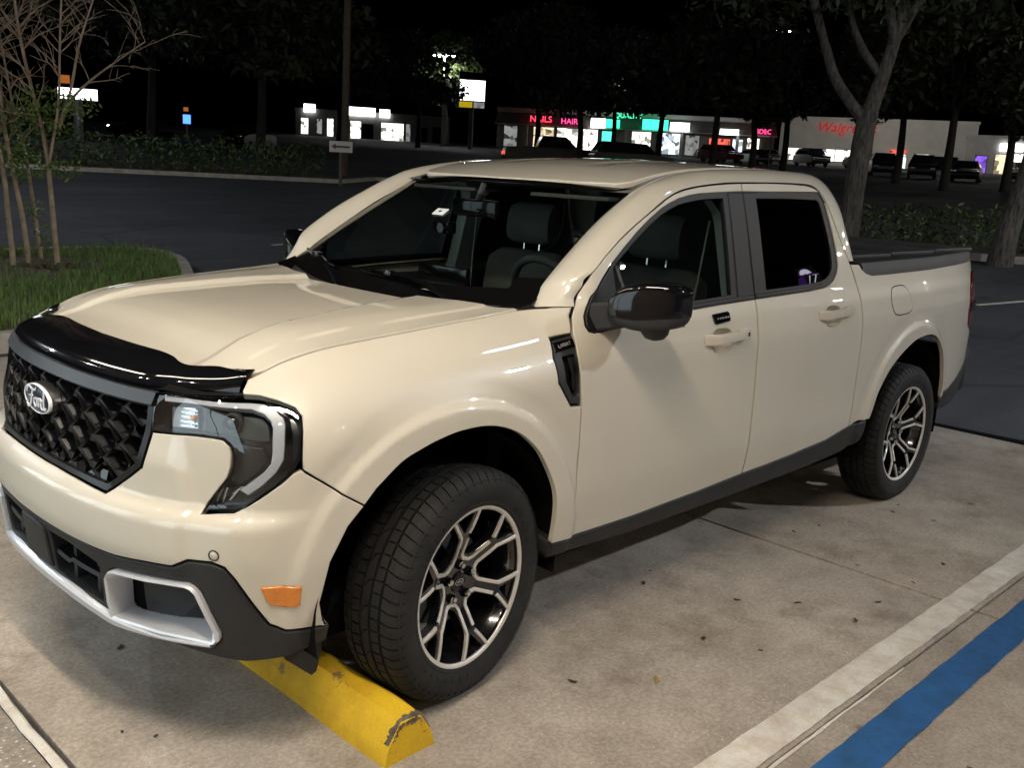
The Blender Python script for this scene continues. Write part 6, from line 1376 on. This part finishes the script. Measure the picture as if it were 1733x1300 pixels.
def make_car(name, mat, kind):
    t = empty(name)
    if kind == 'suv': lo = [(-2.2, .30), (-2.25, .62), (-2.15, .95), (-1.25, 1.08), (2.15, 1.10), (2.28, .85), (2.28, .40), (2.2, .30)]; gh = [(-1.25, 1.08), (-.65, 1.62), (1.75, 1.66), (2.12, 1.10)]
    elif kind == 'pickup': lo = [(-2.6, .38), (-2.65, .75), (-2.55, 1.08), (-1.4, 1.15), (2.6, 1.15), (2.68, .9), (2.68, .5), (2.6, .42)]; gh = [(-1.4, 1.15), (-.75, 1.76), (.55, 1.78), (.85, 1.15)]
    else: lo = [(-2.2, .25), (-2.28, .52), (-2.15, .74), (-1.05, .92), (1.55, .95), (2.2, .90), (2.28, .55), (2.2, .25)]; gh = [(-1.05, .92), (-.35, 1.38), (.95, 1.40), (1.65, .95)]
    def prism_(pr, w0, w1, nm, mt, ch):
        pr = chaikin(pr, 2) if ch else pr; rows = [[(x, y*(1 if z < 1.0 else w1/w0), z) for x, z in pr] for y in (-w0, -w0*.97, 0, w0*.97, w0)]; cx = 0
        rows[0] = [(x*.97, y, z*.98+.01) for x, y, z in rows[0]]; rows[-1] = [(x*.97, y, z*.98+.01) for x, y, z in rows[-1]]
        V, Fc = loft([r+[r[0]] for r in rows]); n = len(pr)+1; return mesh(nm, V, Fc+[tuple(range(n-1)), tuple(len(V)-2-i for i in range(n-1))], mt, t, autosmooth=35)
    bd = prism_(lo, .90, .90, 'body', mat, True)
    g = [(x, z) for x, z in gh]; n = len(g); V = [(x, s*(.84 if z < 1.2 else .64), z) for s in (-1, 1) for x, z in g]; cab = mesh('cabin', V, [tuple(range(n)), tuple(range(2*n-1, n-1, -1))]+[(i, n+i, n+(i+1) % n, (i+1) % n) for i in range(n)], mat, t, smooth=False)
    cx, cz = np.mean([p[0] for p in g]), np.mean([p[1] for p in g])
    for s in (-1, 1):
        V = [(cx+(x-cx)*.86, s*((.84 if z < 1.2 else .64)*.985+.016), cz+(z-cz)*.74) for x, z in g]; mesh('side_window', V, [tuple(range(n))], 'car_glass', cab, smooth=False)
    for (a, b) in ((0, 1), (2, 3)):
        p, q = Vector((g[a][0], 0, g[a][1])), Vector((g[b][0], 0, g[b][1])); p2, q2 = p.lerp(q, .12), p.lerp(q, .88); o = Vector((-.012 if a == 0 else .012, 0, .012)); V = [p2+o+Vector((0, -.66, 0)), p2+o+Vector((0, .66, 0)), q2+o+Vector((0, .56, 0)), q2+o+Vector((0, -.56, 0))]; mesh('windscreen', V, [(0, 1, 2, 3)], 'car_glass', cab, smooth=False)
    fx = lo[1][0]; rx = lo[5][0]; wx = (-1.35, 1.38) if kind != 'pickup' else (-1.7, 1.65)
    for x in wx:
        for s in (-1, 1): MB().lathe([(.0001, s*.10), (.2, s*.10), (.21, s*.08), (.31, s*.10), (.33, s*.06), (.33, -s*.08), (.0001, -s*.08)], 20, 'y', c=(x, s*.80, .33)).build('wheel', 'tyre', t)
    for s in (-1, 1):
        MB().box((fx-.02, s*.62-.16, .62), (fx+.12, s*.62+.16, .76), bev=.03).build('headlight', 'reflector', t); MB().box((rx-.12, s*.70-.12, .66), (rx+.02, s*.70+.12, .84), bev=.03).build('tail_light', 'red_lens', t)
    return t
def cars():
    protos = {}
    spec = [('suv', 'car_dark', 83.0, 43.0, .9, 'dark suv parked left of the drugstore windows'), ('sedan', 'car_dark', 84.0, 38.5, .9, 'dark saloon parked before the drugstore windows'), ('sedan', 'car_silver', 82.0, 47.0, .9, 'silver saloon parked at the left end of the drugstore'), ('suv', 'car_red', 77.0, 49.0, 1.3, 'dark red suv parked before the red lit shop'), ('sedan', 'car_dark', 79.0, 46.6, .9, 'dark saloon parked beside the dark red suv'), ('suv', 'car_dark', 66.0, 25.5, .4, 'dark suv parked right of the oak trunk'), ('sedan', 'car_dark', 64.5, 22.0, .3, 'dark saloon parked beneath the bushy tree at right'), ('suv', 'car_dark', 66.5, 28.5, .5, 'dark suv parked behind the oak trunk'), ('sedan', 'car_dark', 70.0, 20.5, .3, 'dark saloon with a bright bonnet glint by the pink shop'), ('pickup', 'car_dark', 39.5, 35.6, 2.45, 'dark pickup with red tail lamp before the neon shops'), ('suv', 'car_dark', 41.0, 31.0, 2.5, 'dark suv driving with one bright headlamp above the truck roof'), ('sedan', 'car_dark', 27.6, 61.5, -1.2, 'car with glaring headlamps in the dark at left'), ('sedan', 'car_dark', 28.3, 49.4, .6, 'dark saloon showing a red tail lamp behind the left hedge'), ('sedan', 'car_dark', 73.5, 17.5, .3, 'dark saloon parked at the extreme right')]
    for kind, mat, x, y, rz, lab in spec:
        key = (kind, mat)
        if key not in protos: o = protos[key] = make_car('parked_car', M[mat], kind)
        else: o = copy_tree(protos[key])
        o.location = (x, y, tz(x, y)-.03); o.rotation_euler = (0, 0, rz); tag(o, lab, 'car', 'cars in the far car park')
        if 'red tail lamp' in lab or 'headlamp' in lab:
            for c in o.children:
                nm = c.name.split('.')[0]
                if ('tail' in lab and nm == 'tail_light') or ('headlamp' in lab and nm == 'headlight'):
                    me = c.data.copy(); c.data = me; me.materials.clear(); me.materials.append(M['tail_red' if 'tail' in lab else 'head_white'])
cars()

def added_flood():  # added floodlight, unseen behind the oak, brightens the drugstore wall
    x, y = 80.6, 36.2; t = tag(empty('added_flood_lamp', (x, y, tz(x, y))), 'floodlight added unseen behind the oak trunk to brighten the drugstore wall', 'street lamp')
    MB().tube([(0, 0, -.2), (0, 0, 5.6)], .09, 8).build('pole', 'metal_pole', t); h = MB().box((-.25, -.45, 5.5), (0, .45, 6.1), bev=.03).build('lamp_head', 'metal_pole', t)
    M['added_flood'] = emit('added_flood_glass', (1, .97, .9), 520); mesh('lamp_glass', [(.012, -.4, 5.55), (.012, .4, 5.55), (.012, .4, 6.05), (.012, -.4, 6.05)], [(0, 1, 2, 3)], 'added_flood', h, smooth=False)
added_flood()
# ------------------------------------------------------------------ restaurant behind the photographer: wall, lit windows, canopy lamps
M['glint_spot'] = emit('canopy_glint_spot', (1, .93, .82), 600)  # small spots added under the canopy only for glints in the paint
def restaurant():
    t = tag(empty('restaurant_front', (-3.6, -1, 0)), 'brown restaurant front with lit windows and canopy lamps facing the bay', 'building')
    L = Vector((-3.6, -1, 0))
    def b(lo, hi, nm, mt, par=t, bev=0):
        m = MB().box(tuple(Vector(lo)-L), tuple(Vector(hi)-L), bev=bev); return m.build(nm, mt, par)
    b((-9, -9, -.1), (-3.6, 7, .55), 'base_wall', 'brown_wall'); b((-9, -9, 2.75), (-3.6, 7, 4.6), 'upper_wall', 'brown_wall')
    ys = [-8.6, -5.2, -4.8, -2.4, -2.0, .4, .8, 3.2, 3.6, 6.6, 7]
    for k in range(1, len(ys)-1, 2): b((-4.0, ys[k], .55), (-3.6, ys[k+1], 2.75), 'pier', 'brown_wall')
    for k in range(0, len(ys)-1, 2):
        if k < 4: b((-4.0, ys[k], .55), (-3.62, ys[k+1], 2.75), 'wall_bay', 'brown_wall'); continue
        w = b((-3.74, ys[k], .55), (-3.70, ys[k+1], 2.75), 'window', 'shop_window')
        for q in (ys[k]+.03, (ys[k]+ys[k+1])/2, ys[k+1]-.03): b((-3.70, q-.03, .55), (-3.64, q+.03, 2.75), 'mullion', 'canopy', w)
    C = b((-3.6, -8.5, 3.41), (-1.1, 6.5, 3.65), 'canopy', 'canopy', bev=.01)
    for y in (-2.15, .35, 2.85):
        X = -1.3+3.6; Y = y+1
        MB().box((X-.09, Y-.86, 3.385), (X+.09, Y+.86, 3.43), bev=.006).build('lamp_tray', 'metal_pole', C)
        for q in (-.95, .95): MB().lathe([(.03, .0), (.03, -.02), (.0001, -.021)], 16, 'z', c=(X-.8, Y+q, 3.412)).build('glint_spot', 'glint_spot', C)
        mesh('canopy_lamp', [(X-.06, Y-.8, 3.382), (X-.06, Y+.8, 3.382), (X+.06, Y+.8, 3.382), (X+.06, Y-.8, 3.382)], [(0, 1, 2, 3)], 'can_lamp' if y < -1 else 'can_lamp_dim', C, smooth=False)
restaurant()
# unseen car park lamps added for glints in paint; the last is mirrored in glass
M['glint_lamp'] = emit('glint_lot_lamp', (1, .90, .76), 1600)
for k, (x, y, where) in enumerate(((-2.0, -17.0, 'behind the photographer'), (4.5, -19.0, 'across the drive opposite the truck'), (12.0, -22.0, 'far across the drive to the right'), (22.0, -17.0, 'at the right end of the drive'), (-9.0, -12.5, 'at the restaurant corner'), (45.0, -10.0, 'nearest the road along the side drive'), (40.0, -14.0, 'halfway along the side drive'), (50.0, -18.0, 'at the far end of the side drive'), (55.6, -27.2, 'next to the purple food sign'))):
    pole_lamp('unseen_lamp_post', 'unseen car park lamp '+where, x, y, 6.5+.5*(k % 3) if k < 5 else (6.0, 7.2, 6.6, 8.75)[k-5], [(-.4, .1), (.4, -.1)] if k < 8 else [(.1, 0)], 'glint_lamp', .08, .045 if k < 5 else .15)
def lamp_strength(mat, s):
    for n in M[mat].node_tree.nodes:
        if n.type == 'EMISSION': n.inputs[1].default_value = s
lamp_strength('can_lamp', 172); lamp_strength('can_lamp_dim', 50); lamp_strength('shop_window', 2.6)
# unseen lot lamps added at either side to light the asphalt
M['fill_lot_lamp'] = emit('fill_lot_lamp', (.86, .92, 1), 3000)
pole_lamp('unseen_lamp_post', 'unseen car park lamp added to light the asphalt left of the island', -4.5, 22.0, 8.5, [(.5, 0)], 'fill_lot_lamp', .10, .20)
pole_lamp('unseen_lamp_post', 'unseen car park lamp added to light the asphalt behind the truck', 11.5, -11.0, 8.5, [(-.5, 0)], 'fill_lot_lamp', .10, .20)
# roadside food sign seen only as a mirror image in the rear door glass
def food_sign():
    x, y = 54.7, -28.4; t = tag(empty('food_sign', (x, y, tz(x, y))), 'tall lit purple sign with a white bell mirrored in the rear window', 'sign'); f = Vector((-.887, .462, 0)).normalized(); r = Vector((-f.y, f.x, 0)); zc = 9.85-tz(x, y); K = .68
    MB().tube([(0, 0, -.2), (0, 0, zc-.9)], .14, 10).build('pole', 'metal_pole', t)
    V = [r*u+Vector((0, 0, v))+f*q for q in (-.2, .1) for u, v in ((-.75*K, zc-.95*K), (.75*K, zc-.95*K), (.75*K, zc+.95*K), (-.75*K, zc+.95*K))]
    c = mesh('sign_cabinet', V, [(0, 3, 2, 1), (4, 5, 6, 7), (0, 1, 5, 4), (1, 2, 6, 5), (2, 3, 7, 6), (3, 0, 4, 7)], 'canopy', t, smooth=False)
    M['sign_purple'] = emit('sign_purple', (.16, .05, .45), .9); M['sign_lilac'] = emit('sign_lilac', (.85, .78, 1), 3.5)
    def shape(pts, dep, nm, mt): n = len(pts); mesh(nm, [r*u*K+Vector((0, 0, zc+v*K))+f*dep for u, v in pts], [tuple(range(n))], mt, c, smooth=False)
    bell = chaikin([(-.5, -.10), (-.42, .28), (-.15, .62), (.22, .68), (.5, .42), (.58, .02), (.62, -.22), (.1, -.34), (-.62, -.22)], 2)
    shape([(u*1.12+.02, v*1.15) for u, v in bell], .104, 'bell_ground', 'sign_purple'); shape([(u*.9, v*.82+.06) for u, v in bell], .108, 'bell', 'sign_lilac'); shape([(.1+.13*math.cos(a), -.2+.10*math.sin(a)) for a in np.linspace(0, 6.28, 20)[:-1]], .112, 'clapper', 'sign_purple')
    fm = Matrix((r, Vector((0, 0, 1)), f)).transposed().to_4x4(); fm.translation = f*.11+Vector((0, 0, zc-.62*K)); text_mesh('TACO', .50*K, .004, 'sign_lilac', 'sign_letters', c, fm)
food_sign()
